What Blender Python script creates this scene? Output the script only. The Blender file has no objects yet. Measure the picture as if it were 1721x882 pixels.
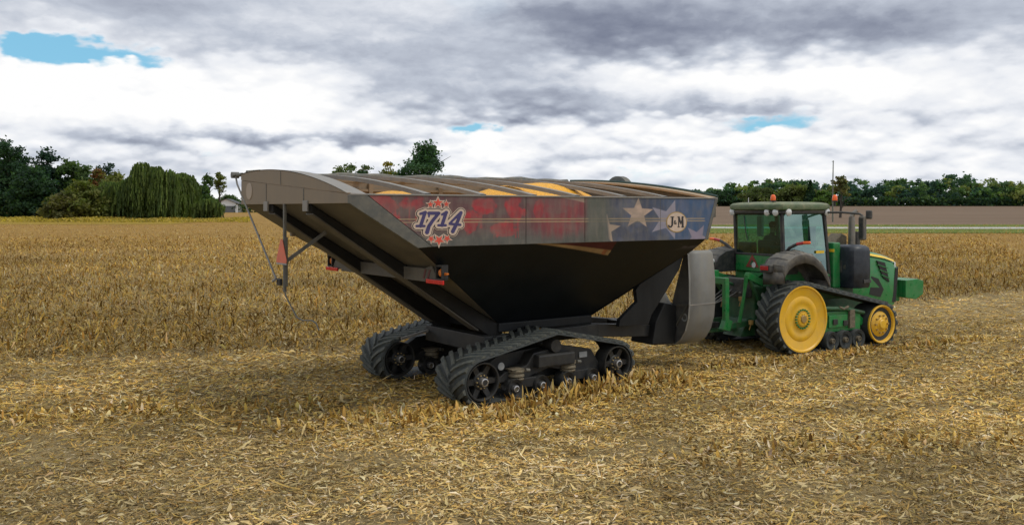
import bpy, bmesh, math, random
import numpy as np
from mathutils import Vector, Matrix
random.seed(7); RNG = np.random.default_rng(7)
SC = bpy.context.scene
COL = SC.collection
R = math.radians

# ------------------------------------------------------------------ camera
F, CX, HY, CH = 1500.0, 860.5, 352.0, 3.2          # focal length in photo pixels, centre, horizon row, camera height (m)
cam = bpy.data.cameras.new('camera'); cam_o = bpy.data.objects.new('camera', cam); COL.objects.link(cam_o)
cam_o.location = (0, 0, CH); cam_o.rotation_euler = (R(90), 0, 0)
cam.sensor_width = 36; cam.lens = 36 * F / 1721; cam.shift_y = -(441 - HY) / 1721
cam.clip_start = 0.1; cam.clip_end = 9000
SC.camera = cam_o
SC.view_settings.view_transform = 'Standard'; SC.view_settings.look = 'None'
SC.view_settings.exposure = 0.0; SC.view_settings.gamma = 1.0
SC.cycles.max_bounces = 6; SC.cycles.transparent_max_bounces = 12
SC.cycles.diffuse_bounces = 3

# ------------------------------------------------------------------ sun and sky
SUN_EL, SUN_AZ = 60, 105                              # azimuth from +Y towards +X
sun = bpy.data.lights.new('sun', 'SUN'); sun.energy = 1.6; sun.angle = R(24); sun.color = (1.0, .95, .86)
sun_o = bpy.data.objects.new('sun', sun); COL.objects.link(sun_o)
sd = Vector((math.sin(R(SUN_AZ)) * math.cos(R(SUN_EL)), math.cos(R(SUN_AZ)) * math.cos(R(SUN_EL)), math.sin(R(SUN_EL))))
sun_o.rotation_euler = sd.to_track_quat('Z', 'Y').to_euler()

class NT:
    """small helper to write node graphs as expressions"""
    def __init__(s, tree): s.t = tree; s.n = tree.nodes; s.l = tree.links
    def put(s, sock, v):
        if hasattr(v, 'is_linked') or hasattr(v, 'links'): s.l.new(v, sock)
        else: sock.default_value = v
    def m(s, op, a, b=None, c=None, clamp=False):
        n = s.n.new('ShaderNodeMath'); n.operation = op; n.use_clamp = clamp
        for i, v in enumerate((a, b, c)):
            if v is not None: s.put(n.inputs[i], v)
        return n.outputs[0]
    def v(s, op, a, b=None, c=None, scale=None):
        n = s.n.new('ShaderNodeVectorMath'); n.operation = op
        for i, x in enumerate((a, b, c)):
            if x is not None: s.put(n.inputs[i], x)
        if scale is not None: s.put(n.inputs['Scale'], scale)
        return n.outputs['Value'] if op in ('DOT_PRODUCT', 'LENGTH') else n.outputs[0]
    def noise(s, vec, scale, detail=4, rough=.55, dist=0.0, color=False):
        n = s.n.new('ShaderNodeTexNoise'); n.noise_dimensions = getattr(s, 'dims', '3D'); s.put(n.inputs['Vector'], vec)
        n.inputs['Scale'].default_value = scale; n.inputs['Detail'].default_value = detail
        n.inputs['Roughness'].default_value = rough; n.inputs['Distortion'].default_value = dist
        return n.outputs['Color'] if color else n.outputs['Fac']
    def ramp(s, fac, stops, interp='LINEAR'):
        n = s.n.new('ShaderNodeValToRGB'); n.color_ramp.interpolation = interp
        e = n.color_ramp.elements
        while len(e) < len(stops): e.new(.5)
        for i, (p, c) in enumerate(stops): e[i].position = p; e[i].color = (*c, 1) if len(c) == 3 else c
        s.put(n.inputs[0], fac); return n.outputs[0]
    def mix(s, f, a, b, typ='MIX'):
        n = s.n.new('ShaderNodeMix'); n.data_type = 'RGBA'; n.blend_type = typ
        s.put(n.inputs[0], f)
        for i, v in ((6, a), (7, b)):
            s.put(n.inputs[i], v if not isinstance(v, tuple) else (*v[:3], 1))
        return n.outputs[2]
    def mr(s, x, a, b, c=0.0, d=1.0, smooth=True):
        n = s.n.new('ShaderNodeMapRange'); n.interpolation_type = 'SMOOTHSTEP' if smooth else 'LINEAR'
        for i, v in enumerate((x, a, b, c, d)): s.put(n.inputs[i], v)
        return n.outputs[0]
    def comb(s, x, y, z):
        n = s.n.new('ShaderNodeCombineXYZ')
        for i, v in enumerate((x, y, z)): s.put(n.inputs[i], v)
        return n.outputs[0]
    def sep(s, v):
        n = s.n.new('ShaderNodeSeparateXYZ'); s.put(n.inputs[0], v); return n.outputs

def lin(r, g, b):
    f = lambda c: (c / 255 / 12.92) if c / 255 <= .04045 else ((c / 255 + .055) / 1.055) ** 2.4
    return (f(r), f(g), f(b))

world = bpy.data.worlds.new('World'); SC.world = world; world.use_nodes = True
def build_sky():
    t = NT(world.node_tree); t.n.clear(); t.dims = '2D'
    out = t.n.new('ShaderNodeOutputWorld'); bg = t.n.new('ShaderNodeBackground'); t.l.new(bg.outputs[0], out.inputs[0])
    ST = 0.1; bg.inputs[1].default_value = ST
    sky = t.n.new('ShaderNodeTexSky'); sky.sky_type = 'NISHITA'; sky.sun_disc = False
    sky.sun_elevation = R(SUN_EL); sky.sun_rotation = R(SUN_AZ); sky.dust_density = .3; sky.ozone_density = 2.0; sky.air_density = 1.0
    tc = t.n.new('ShaderNodeTexCoord'); d = tc.outputs['Generated']
    x, y, z = t.sep(d)
    az = t.m('ARCTAN2', x, y); el = t.m('ARCSINE', z)
    base = t.comb(az, t.m('MULTIPLY', el, 2.2), 0.0)
    w1 = t.noise(base, 9, 5, .6, color=True); w2 = t.noise(base, 30, 5, .6, color=True)
    warp = t.v('ADD', t.v('SCALE', t.v('SUBTRACT', w1, (.5, .5, .5)), scale=.11), t.v('SCALE', t.v('SUBTRACT', w2, (.5, .5, .5)), scale=.040))
    def puff(sx, sz, dz, seed, det=1.0):
        n = t.n.new('ShaderNodeTexVoronoi'); n.feature = 'SMOOTH_F1'; n.inputs['Smoothness'].default_value = .35; n.inputs['Detail'].default_value = det; n.inputs['Roughness'].default_value = .55; n.inputs['Scale'].default_value = 1.0
        n.normalize = True; n.voronoi_dimensions = '2D'
        t.l.new(t.v('ADD', t.comb(t.m('MULTIPLY_ADD', az, sx, seed * 7.3), t.m('MULTIPLY', el, sz), 0.0), t.v('ADD', t.v('SCALE', warp, scale=3.0), (0, dz, 0))), n.inputs['Vector'])
        return t.m('SUBTRACT', 1.0, n.outputs['Distance'])
    pa, pb = puff(17, 40, 0.0, 2.0), puff(44, 95, 0.0, 4.0)
    bump = t.m('ADD', t.m('MULTIPLY', t.m('SUBTRACT', pa, .66), .034), t.m('MULTIPLY', t.m('SUBTRACT', pb, .66), .014))
    p = t.v('ADD', t.comb(az, t.m('SUBTRACT', el, bump), 0.0), t.v('MULTIPLY', warp, (.8, .22, 0)))
    def field(items, start):
        acc = start
        for (px, py, sx, sy, a) in items:
            ca = math.atan((px - CX) / F); ce = math.atan((HY - py) / F * math.cos(ca))
            S = (F / sx / math.cos(ca) ** -2 if 0 else F / sx, F / sy, 1.0)
            q = t.v('MULTIPLY_ADD', p, S, (-ca * S[0], -ce * S[1], 0))
            acc = t.m('MULTIPLY_ADD', t.m('POWER', .36788, t.v('DOT_PRODUCT', q, q)), a, acc)
        return acc
    n_big = t.noise(base, 5, 6, .6); n_mid = t.noise(t.v('ADD', base, warp), 18, 6, .6); n_row = t.noise(t.comb(t.m('MULTIPLY', az, 9), t.m('MULTIPLY', el, 36), 3.0), 1.0, 6, .6)
    # brightness of the cloud deck
    hi = t.mr(el, R(11), R(22), 0.0, 1.0)
    b0 = t.m('MULTIPLY_ADD', t.m('SUBTRACT', n_big, .5), .55, t.m('MULTIPLY_ADD', t.m('SUBTRACT', n_mid, .5), .20, .70))
    B = field([(280, 158, 290, 50, .34), (470, 205, 130, 40, .26), (60, 105, 70, 26, .4), (40, 190, 140, 45, .22), (1260, 138, 240, 24, .42), (1010, 150, 110, 38, .28),
               (1450, 160, 90, 50, .25), (620, 262, 60, 16, .25), (800, 250, 60, 20, .35), (1190, 250, 260, 32, .28), (900, 230, 120, 20, .22), (640, 60, 110, 40, .12),
               (250, 20, 360, 48, -.24), (560, 88, 230, 24, -.16), (890, 168, 230, 30, -.50), (700, 120, 110, 40, -.18), (1290, 55, 380, 44, -.50), (980, 30, 200, 48, -.34), (860, 20, 120, 20, -.1),
               (560, 240, 230, 13, -.42), (330, 228, 260, 12, -.28), (1230, 187, 240, 12, -.26), (1080, 268, 130, 11, -.32), (1450, 215, 60, 14, -.22), (1280, 258, 150, 8, -.12)], b0)
    B = t.m('MULTIPLY_ADD', t.m('SUBTRACT', n_row, .5), t.mr(el, R(2), R(6), .22, 0.04), B)
    # relief: billows are lit on top and grey below
    def relief(sx, sz, off, det, seed, gain):
        def nn(dz): return t.noise(t.v('ADD', t.comb(t.m('MULTIPLY_ADD', az, sx, seed * 3.7), t.m('MULTIPLY', el, sz), 0.0), t.v('ADD', t.v('SCALE', warp, scale=5.0), (0, dz, 0))), 1.0, det, .55)
        return t.m('MULTIPLY', t.m('SUBTRACT', nn(0.0), nn(off)), gain)
    low = t.mr(el, R(3.0), R(10), 1.0, .22)
    rel = t.m('ADD', t.m('MULTIPLY', t.m('SUBTRACT', pa, puff(17, 40, .34, 2.0)), .42), t.m('MULTIPLY', t.m('SUBTRACT', pb, puff(44, 95, .30, 4.0)), .26))
    rel = t.m('ADD', rel, t.m('MULTIPLY', t.m('SUBTRACT', pa, .64), .70))
    rel = t.m('ADD', rel, relief(7, 20, .40, 5, 1.7, .26))
    rel = t.m('ADD', t.m('MULTIPLY', rel, low), relief(3.2, 11, .40, 5, 9.3, .28))
    B = t.m('ADD', B, t.m('MULTIPLY', rel, t.mr(el, R(18), R(40), 1.0, .3)))
    cloud = t.ramp(B, [(0.0, lin(112, 119, 140)), (.25, lin(147, 154, 171)), (.5, lin(190, 197, 210)), (.75, lin(234, 237, 243)), (1.0, lin(255, 255, 255))])
    # breaks in the deck
    Hn = t.m('MULTIPLY_ADD', t.m('SUBTRACT', n_mid, .5), .45, t.m('MULTIPLY', t.m('SUBTRACT', n_row, .5), .4))
    Hh = field([(40, 72, 75, 15, 1.1), (140, 92, 85, 20, 1.15), (240, 108, 40, 10, .6), (795, 214, 46, 13, 1.15), (1300, 209, 75, 15, 1.2), (1180, 314, 260, 12, .45), (345, 300, 40, 25, .5), (330, 268, 160, 6, .4), (1000, 300, 260, 10, .42), (640, 285, 160, 10, .4)], Hn)
    hole = t.mr(Hh, .36, 1.05)
    hole_hi = t.m('MULTIPLY', t.mr(n_big, .56, .68), hi)
    hole = t.m('MAXIMUM', hole, hole_hi)
    blue = t.mix(1.0, sky.outputs[0], (.92, .98, 1.1), 'MULTIPLY')
    blue = t.mix(.65, blue, (2.4, 6.4, 8.6))
    cl = t.v('SCALE', cloud, scale=1.0 / ST)
    col = t.mix(hole, cl, blue)
    t.l.new(col, bg.inputs[0])
build_sky()

# ------------------------------------------------------------------ materials
def mat(name, col, rough=.6, metal=0.0, var=.15, scale=6.0, dust=None, dust_amt=0.0, bump=0.0, bscale=40.0, attr=False, spec=.5, emit=None, streak=False):
    m = bpy.data.materials.new(name); m.use_nodes = True
    t = NT(m.node_tree); b = t.n['Principled BSDF']
    tc = t.n.new('ShaderNodeTexCoord'); P = tc.outputs['Object']
    n1 = t.noise(P, scale, 5, .6)
    if attr:
        a = t.n.new('ShaderNodeAttribute'); a.attribute_name = 'Col'; c = a.outputs['Color']
    else: c = (*col, 1)
    k = t.mr(n1, .25, .75, 1 - var, 1 + var)
    if attr: c = t.v('SCALE', c, scale=k)
    else: c = t.v('SCALE', tuple(col), scale=k)
    if dust:
        n2 = t.noise(t.v('MULTIPLY', P, (1.0, 1.0, .25)) if streak else P, scale * 1.7, 7, .68)
        g = t.n.new('ShaderNodeNewGeometry'); nz = t.sep(g.outputs['Normal'])[2]
        up = t.m('MULTIPLY_ADD', nz, .35, .0)
        f = t.m('MULTIPLY', t.m('ADD', t.mr(n2, .36, .72), up, clamp=True), dust_amt, clamp=True)
        c = t.mix(f, c, dust)
        r = t.m('ADD', t.m('MULTIPLY', f, .3), t.mr(n1, .2, .8, rough - .06, rough + .08), clamp=True)
    else: r = t.mr(n1, .2, .8, max(0, rough - .07), min(1, rough + .07))
    t.put(b.inputs['Base Color'], c); t.put(b.inputs['Roughness'], r)
    b.inputs['Metallic'].default_value = metal; b.inputs['Specular IOR Level'].default_value = spec
    if bump:
        bn = t.n.new('ShaderNodeBump'); bn.inputs['Strength'].default_value = bump; bn.inputs['Distance'].default_value = .02
        t.l.new(t.noise(P, bscale, 4, .6), bn.inputs['Height']); t.l.new(bn.outputs[0], b.inputs['Normal'])
    if emit:
        b.inputs['Emission Color'].default_value = (*emit[:3], 1); b.inputs['Emission Strength'].default_value = emit[3]
    return m
DUST = (.30, .235, .15)
M = {}
M['hopper_black'] = mat('black_paint', (.011, .012, .013), .5, var=.3, scale=2.2, dust=(.06, .058, .052), dust_amt=.16, spec=.25, streak=True)
M['frame_black'] = mat('frame_paint', (.012, .013, .014), .5, var=.3, scale=3, dust=(.10, .088, .065), dust_amt=.24)
M['tan'] = mat('dusty_tan_paint', (.205, .158, .108), .62, var=.10, scale=2.0, dust=(.27, .215, .15), dust_amt=.5, streak=True)
M['slope'] = mat('dusty_underside', (.085, .078, .065), .6, var=.25, scale=1.6, dust=(.19, .165, .12), dust_amt=.45, streak=True)
M['rib'] = mat('rib_shade_black', (.014, .014, .014), .6, var=.25, scale=1.6, dust=(.09, .08, .06), dust_amt=.14, spec=.2)  # near-black: the shade on the rib sides is put into the colour
M['grey_rail'] = mat('grey_rail', (.21, .20, .185), .5, var=.15, scale=5, dust=(.28, .24, .18), dust_amt=.4)
M['trim'] = mat('grey_trim', (.085, .085, .075), .5, var=.15, scale=4, dust=(.22, .19, .14), dust_amt=.4)
M['tarp'] = mat('tarp_vinyl', (.075, .085, .08), .55, var=.3, scale=5, dust=DUST, dust_amt=.35, bump=.3, bscale=25)
M['livery'] = mat('printed_wrap', (1, 1, 1), .42, var=.12, scale=5, attr=True, dust=(.24, .20, .15), dust_amt=.30, streak=True)
M['rubber'] = mat('rubber', (.024, .030, .031), .72, var=.3, scale=7, dust=(.12, .11, .08), dust_amt=.24, bump=.25, bscale=60)
M['rubber_lug'] = mat('rubber_lug', (.052, .062, .060), .68, var=.3, scale=9, dust=(.19, .175, .125), dust_amt=.42, bump=.25, bscale=60)
M['steel'] = mat('bare_steel', (.50, .50, .50), .32, metal=.85, var=.2, scale=20, dust=DUST, dust_amt=.3)
M['bronze'] = mat('zinc_bolts', (.50, .38, .18), .4, metal=.6, var=.25, scale=20)
M['hub_dark'] = mat('hub_paint', (.012, .013, .014), .45, var=.3, scale=8, dust=(.11, .095, .065), dust_amt=.2)
M['grimy'] = mat('grimy_casting', (.10, .085, .055), .7, var=.4, scale=14, dust=DUST, dust_amt=.5, bump=.3)
M['spout'] = mat('galvanised_spout', (.19, .19, .18), .52, metal=.1, var=.16, scale=2.5, dust=(.25, .225, .175), dust_amt=.5, streak=True)
M['spout_in'] = mat('spout_shade', (.075, .075, .072), .6, var=.2, scale=4, dust=(.2, .18, .14), dust_amt=.25)
M['grain'] = mat('corn_kernels', (.84, .40, .018), .55, var=.38, scale=34, bump=1.0, bscale=60)
M['red_reflect'] = mat('red_reflector', (.62, .018, .02), .22, var=.1, scale=20)
M['smv'] = mat('orange_triangle', (.66, .135, .075), .5, var=.1, scale=12, dust=DUST, dust_amt=.3)
M['smv_edge'] = mat('triangle_edge', (.34, .05, .04), .4, var=.1)
M['amber'] = mat('amber_lens', (.62, .16, .02), .22, var=.1, scale=12)
M['orange'] = mat('orange_beacon', (.85, .13, .012), .2, var=.08, scale=12)
M['lens_red'] = mat('red_lens', (.42, .015, .02), .18, var=.1, scale=12)
M['cream'] = mat('cream_print', (.56, .43, .335), .5, var=.08, scale=12, dust=(.32, .26, .20), dust_amt=.18)
M['black_print'] = mat('black_print', (.015, .014, .016), .45, var=.1)
M['purple'] = mat('purple_print', (.050, .040, .13), .45, var=.2, scale=12)
M['red_print'] = mat('red_print', (.60, .075, .045), .45, var=.2, scale=16)
M['gold_print'] = mat('gold_print', (.34, .22, .07), .45, var=.12)
M['label'] = mat('grey_label', (.26, .27, .27), .5, var=.12, scale=14)
# tractor
M['green'] = mat('green_paint', (.011, .19, .045), .28, var=.12, scale=4, dust=(.17, .18, .10), dust_amt=.30, spec=.5)
M['green_dk'] = mat('green_chassis', (.012, .085, .030), .45, var=.3, scale=5, dust=(.16, .14, .09), dust_amt=.30)
M['yellow'] = mat('yellow_paint', (.78, .44, .018), .34, var=.06, scale=3, dust=(.42, .30, .12), dust_amt=.30)
M['yellow_strip'] = mat('yellow_strip', (.80, .52, .03), .4, var=.06, scale=5)
M['roof'] = mat('dusty_green_roof', (.075, .125, .055), .55, var=.2, scale=3, dust=(.30, .27, .17), dust_amt=.6)
M['plastic'] = mat('dark_plastic', (.032, .033, .034), .55, var=.2, scale=6, dust=(.17, .15, .115), dust_amt=.42)
M['fender'] = mat('fender_plastic', (.085, .082, .078), .6, var=.2, scale=4, dust=(.25, .22, .17), dust_amt=.6)
M['tank'] = mat('tank_plastic', (.010, .014, .022), .38, var=.25, scale=4, dust=(.07, .08, .09), dust_amt=.28)
M['pillar'] = mat('cab_pillar', (.014, .016, .018), .4, var=.2, scale=5, dust=DUST, dust_amt=.15)
M['clear_lens'] = mat('clear_lens', (.62, .62, .60), .15, var=.1, scale=15)
M['interior'] = mat('cab_interior', (.02, .02, .02), .8, var=.3)
M['chrome'] = mat('exhaust_steel', (.21, .20, .18), .42, metal=.6, var=.2, scale=8, dust=DUST, dust_amt=.35)
M['mesh_grille'] = mat('grille', (.012, .013, .013), .5, var=.3, scale=30)
M['cloth'] = mat('dark_jacket', (.03, .032, .036), .85, var=.25, scale=20)
M['skin'] = mat('skin', (.36, .20, .13), .6, var=.1, scale=20)
M['hair'] = mat('dark_cap', (.018, .018, .02), .8, var=.2)
def glass(name, tint, refl=.09, fr=.75):
    m = bpy.data.materials.new(name); m.use_nodes = True; t = NT(m.node_tree); t.n.clear()
    o = t.n.new('ShaderNodeOutputMaterial'); tr = t.n.new('ShaderNodeBsdfTransparent'); gl = t.n.new('ShaderNodeBsdfGlossy'); mx = t.n.new('ShaderNodeMixShader')
    tr.inputs[0].default_value = (*tint, 1); gl.inputs[0].default_value = (.75, 1, .93, 1); gl.inputs['Roughness'].default_value = .03
    lw = t.n.new('ShaderNodeLayerWeight'); lw.inputs[0].default_value = .25
    t.put(mx.inputs[0], t.m('MULTIPLY_ADD', lw.outputs['Fresnel'], fr, refl)); t.l.new(tr.outputs[0], mx.inputs[1]); t.l.new(gl.outputs[0], mx.inputs[2]); t.l.new(mx.outputs[0], o.inputs[0])
    return m
M['glass'] = glass('tinted_glass', (.25, .55, .46), .03, .25)
M['glass_side'] = glass('tinted_door_glass', (.14, .42, .33), .26)

# ------------------------------------------------------------------ mesh helpers
class MB:
    def __init__(s): s.v = []; s.f = []; s.mi = []; s.cur = 0
    def quadgrid(s, rows, close_u=False, close_v=False):
        b = len(s.v); nr = len(rows); nc = len(rows[0])
        for r in rows: s.v.extend([tuple(p) for p in r])
        for i in range(nr if close_u else nr - 1):
            for j in range(nc if close_v else nc - 1):
                i2 = (i + 1) % nr; j2 = (j + 1) % nc
                s.f.append((b + i * nc + j, b + i * nc + j2, b + i2 * nc + j2, b + i2 * nc + j)); s.mi.append(s.cur)
    def poly(s, pts):
        b = len(s.v); s.v.extend([tuple(p) for p in pts]); s.f.append(tuple(range(b, b + len(pts)))); s.mi.append(s.cur)
    def hull8(s, p):                       # eight corners: bottom loop 0-3, top loop 4-7
        b = len(s.v); s.v.extend([tuple(q) for q in p])
        for q in ((0, 3, 2, 1), (4, 5, 6, 7), (0, 1, 5, 4), (1, 2, 6, 5), (2, 3, 7, 6), (3, 0, 4, 7)):
            s.f.append(tuple(b + i for i in q)); s.mi.append(s.cur)
    def box(s, x0, x1, y0, y1, z0, z1, bev=0.0):
        if bev <= 0:
            s.hull8([(x0, y0, z0), (x1, y0, z0), (x1, y1, z0), (x0, y1, z0), (x0, y0, z1), (x1, y0, z1), (x1, y1, z1), (x0, y1, z1)]); return
        bm = bmesh.new(); bmesh.ops.create_cube(bm, size=1)
        bmesh.ops.scale(bm, vec=(x1 - x0, y1 - y0, z1 - z0), verts=bm.verts); bmesh.ops.translate(bm, vec=((x0 + x1) / 2, (y0 + y1) / 2, (z0 + z1) / 2), verts=bm.verts)
        bmesh.ops.bevel(bm, geom=list(bm.edges), offset=min(bev, .45 * min(x1 - x0, y1 - y0, z1 - z0)), segments=2, affect='EDGES', profile=.6)
        s.add_bm(bm)
    def add_bm(s, bm):
        b = len(s.v); bm.verts.index_update()
        s.v.extend([tuple(v.co) for v in bm.verts])
        for f in bm.faces: s.f.append(tuple(b + v.index for v in f.verts)); s.mi.append(s.cur)
        bm.free()
    def prism(s, outline, axis, a, b_, bev=0.0):
        """outline in the plane normal to axis ('u': (v,z); 'v': (u,z); 'z': (u,v)), extruded from a to b_"""
        def P(q, w): return {'u': (w, q[0], q[1]), 'v': (q[0], w, q[1]), 'z': (q[0], q[1], w)}[axis]
        bm = bmesh.new(); n = len(outline)
        A = [bm.verts.new(P(q, a)) for q in outline]; B = [bm.verts.new(P(q, b_)) for q in outline]
        bm.faces.new(A); bm.faces.new(list(reversed(B)))
        for i in range(n): bm.faces.new((A[i], B[i], B[(i + 1) % n], A[(i + 1) % n]))
        bmesh.ops.recalc_face_normals(bm, faces=bm.faces)
        if bev: bmesh.ops.bevel(bm, geom=list(bm.edges), offset=bev, segments=2, affect='EDGES', profile=.6, clamp_overlap=True)
        s.add_bm(bm)
    def tube(s, pts, r, seg=8, cap=True):
        pts = [Vector(p) for p in pts]; rr = r if isinstance(r, (list, tuple)) else [r] * len(pts)
        rows = []; prev = None
        for i, p in enumerate(pts):
            t = (pts[min(i + 1, len(pts) - 1)] - pts[max(i - 1, 0)]).normalized()
            ref = Vector((0, 0, 1)) if abs(t.z) < .9 else Vector((1, 0, 0))
            a = t.cross(ref).normalized() if prev is None else (prev - t * prev.dot(t)).normalized()
            prev = a; b = t.cross(a)
            rows.append([p + a * math.cos(k * 2 * math.pi / seg) * rr[i] + b * math.sin(k * 2 * math.pi / seg) * rr[i] for k in range(seg)])
        s.quadgrid(rows, close_v=True)
        if cap: s.poly(list(reversed(rows[0]))); s.poly(rows[-1])
    def lathe(s, prof, c, axis='v', seg=32, close=False):
        """prof: (radius, offset along axis)"""
        rows = []
        for k in range(seg):
            a = k * 2 * math.pi / seg; row = []
            for r, w in prof:
                p, q = r * math.cos(a), r * math.sin(a)
                row.append({'v': (c[0] + p, c[1] + w, c[2] + q), 'u': (c[0] + w, c[1] + p, c[2] + q), 'z': (c[0] + p, c[1] + q, c[2] + w)}[axis])
            rows.append(row)
        s.quadgrid(rows, close_u=True, close_v=close)
    def bar(s, p, q, w, h, up=(0, 0, 1)):
        p, q = Vector(p), Vector(q); t = (q - p).normalized(); a = t.cross(Vector(up)).normalized(); b = a.cross(t)
        c = lambda o, i, j: o + a * i * w / 2 + b * j * h / 2
        s.hull8([c(p, -1, -1), c(p, 1, -1), c(q, 1, -1), c(q, -1, -1), c(p, -1, 1), c(p, 1, 1), c(q, 1, 1), c(q, -1, 1)])
    def build(s, name, mats, parent=None, smooth=False, angle=35, bevel=0.0):
        me = bpy.data.meshes.new(name); me.from_pydata(s.v, [], s.f)
        ms = mats if isinstance(mats, (list, tuple)) else [mats]
        for m in ms: me.materials.append(m)
        if len(ms) > 1: me.polygons.foreach_set('material_index', s.mi)
        bm = bmesh.new(); bm.from_mesh(me); bmesh.ops.recalc_face_normals(bm, faces=bm.faces); bm.to_mesh(me); bm.free()
        o = bpy.data.objects.new(name, me); COL.objects.link(o)
        if parent: o.parent = parent
        if smooth:
            me.polygons.foreach_set('use_smooth', [True] * len(me.polygons)); me.set_sharp_from_angle(angle=R(angle))
        if bevel:
            bv = o.modifiers.new('bevel', 'BEVEL'); bv.width = bevel; bv.segments = 2; bv.limit_method = 'ANGLE'; bv.angle_limit = R(40)
        return o
def tag(o, label=None, cat=None, group=None, kind=None):
    for k, v in (('label', label), ('category', cat), ('group', group), ('kind', kind)):
        if v: o[k] = v
    return o
def empty(name, loc, rz=0.0):
    o = bpy.data.objects.new(name, None); COL.objects.link(o); o.location = loc; o.rotation_euler = (0, 0, rz); o.empty_display_size = .3; return o
def raw(name, verts, faces, m, parent=None, colors=None, smooth=False):
    """fast mesh from numpy arrays (faces all of one size)"""
    me = bpy.data.meshes.new(name); nv = len(verts); nf, k = faces.shape
    me.vertices.add(nv); me.vertices.foreach_set('co', np.ascontiguousarray(verts, dtype=np.float32).ravel())
    me.loops.add(nf * k); me.loops.foreach_set('vertex_index', np.ascontiguousarray(faces, dtype=np.int32).ravel())
    me.polygons.add(nf); me.polygons.foreach_set('loop_start', np.arange(nf, dtype=np.int32) * k)
    if smooth: me.polygons.foreach_set('use_smooth', np.ones(nf, dtype=bool))
    me.update(calc_edges=True)
    if colors is not None:
        a = me.color_attributes.new('Col', 'FLOAT_COLOR', 'POINT'); c = np.ones((nv, 4), np.float32); c[:, :3] = colors; a.data.foreach_set('color', c.ravel())
    me.materials.append(m); o = bpy.data.objects.new(name, me); COL.objects.link(o)
    if parent: o.parent = parent
    return o
# smooth value noise for shapes built with numpy
def vnoise(x, y, seed=0):
    xi = np.floor(x).astype(np.int64); yi = np.floor(y).astype(np.int64); fx = x - xi; fy = y - yi
    fx = fx * fx * (3 - 2 * fx); fy = fy * fy * (3 - 2 * fy)
    def h(a, b):
        n = (a * 374761393 + b * 668265263 + seed * 974711) & 0x7fffffff
        n = ((n ^ (n >> 13)) * 1274126177) & 0x7fffffff
        return ((n ^ (n >> 16)) & 0xffff) / 65535.0
    return (h(xi, yi) * (1 - fx) + h(xi + 1, yi) * fx) * (1 - fy) + (h(xi, yi + 1) * (1 - fx) + h(xi + 1, yi + 1) * fx) * fy
def fbm(x, y, seed=0, oct=4):
    s = 0; a = .5
    for i in range(oct): s = s + a * vnoise(x * 2 ** i, y * 2 ** i, seed + i * 17); a *= .5
    return s / (1 - .5 ** oct)
def sstep(a, b, x):
    t = np.clip((x - a) / (b - a), 0, 1); return t * t * (3 - 2 * t)

# ------------------------------------------------------------------ ground
def gz(x, y):
    x = np.asarray(x, float); y = np.asarray(y, float)
    t = np.clip(y, 0, 760) - 120; t = np.maximum(t, 0)
    base = .0125 * t * t / (t + 60)
    near = (fbm(x * .5 + 40, y * .5 + 40, 3) - .5) * .10 + (fbm(x * 2.1 + 9, y * 2.1 + 9, 5) - .5) * .05
    return base + near * np.clip(1.3 - np.abs(y) / 120, 0, 1) * np.clip(1.3 - np.abs(x) / 120, 0, 1)
def ground_xy(n, x0, x1): return np.linspace(x0, x1, n)
ys = np.concatenate([np.array([-900, -300, -120, -50, -20, -8]), np.arange(0, 40, .33), np.arange(40, 120, 1.5), np.arange(120, 800, 8), np.array([850, 1000, 1500, 2500, 5000])])
xs1 = np.concatenate([np.arange(0, 24, .33), np.arange(24, 90, 2.5), np.arange(90, 600, 20), np.array([700, 1000, 1800, 3500, 6000])])
xs = np.concatenate([-xs1[:0:-1], xs1])
GX, GY = np.meshgrid(xs, ys)
GV = np.stack([GX, GY, gz(GX, GY)], -1).reshape(-1, 3)
ny, nx = GX.shape
idx = np.arange(ny * nx).reshape(ny, nx)
GF = np.stack([idx[:-1, :-1], idx[:-1, 1:], idx[1:, 1:], idx[1:, :-1]], -1).reshape(-1, 4)
def ground_mat():
    m = bpy.data.materials.new('stubble_ground'); m.use_nodes = True; t = NT(m.node_tree); b = t.n['Principled BSDF']
    g = t.n.new('ShaderNodeNewGeometry'); P = g.outputs['Position']; y = t.sep(P)[1]
    flat = t.v('MULTIPLY', P, (1, 1, 0))
    st = t.v('MULTIPLY', P, (1.0, .55, 1))
    a = t.noise(flat, 9, 8, .68); bb = t.noise(flat, .35, 4, .6); c = t.noise(st, 1.6, 9, .74); f = t.noise(flat, 38, 4, .7)
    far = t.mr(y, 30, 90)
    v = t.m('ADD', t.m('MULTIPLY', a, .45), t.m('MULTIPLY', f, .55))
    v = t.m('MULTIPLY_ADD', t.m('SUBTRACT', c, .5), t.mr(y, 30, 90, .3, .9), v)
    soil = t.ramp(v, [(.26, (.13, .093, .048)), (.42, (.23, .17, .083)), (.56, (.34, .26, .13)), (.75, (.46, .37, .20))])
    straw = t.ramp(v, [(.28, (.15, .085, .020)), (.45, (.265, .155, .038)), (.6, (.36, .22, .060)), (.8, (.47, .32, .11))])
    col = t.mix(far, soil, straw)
    col = t.mix(1.0, col, t.ramp(bb, [(.3, (.82, .80, .76)), (.7, (1.12, 1.1, 1.02))]), 'MULTIPLY')
    t.put(b.inputs['Base Color'], col); b.inputs['Roughness'].default_value = .9; b.inputs['Specular IOR Level'].default_value = .15
    bn = t.n.new('ShaderNodeBump'); bn.inputs['Strength'].default_value = .9; bn.inputs['Distance'].default_value = .06
    t.l.new(v, bn.inputs['Height']); t.l.new(bn.outputs[0], b.inputs['Normal'])
    return m
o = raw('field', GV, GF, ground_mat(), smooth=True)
tag(o, 'golden brown harvested corn field under stubble and chopped stalks', 'field', kind='structure')

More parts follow.
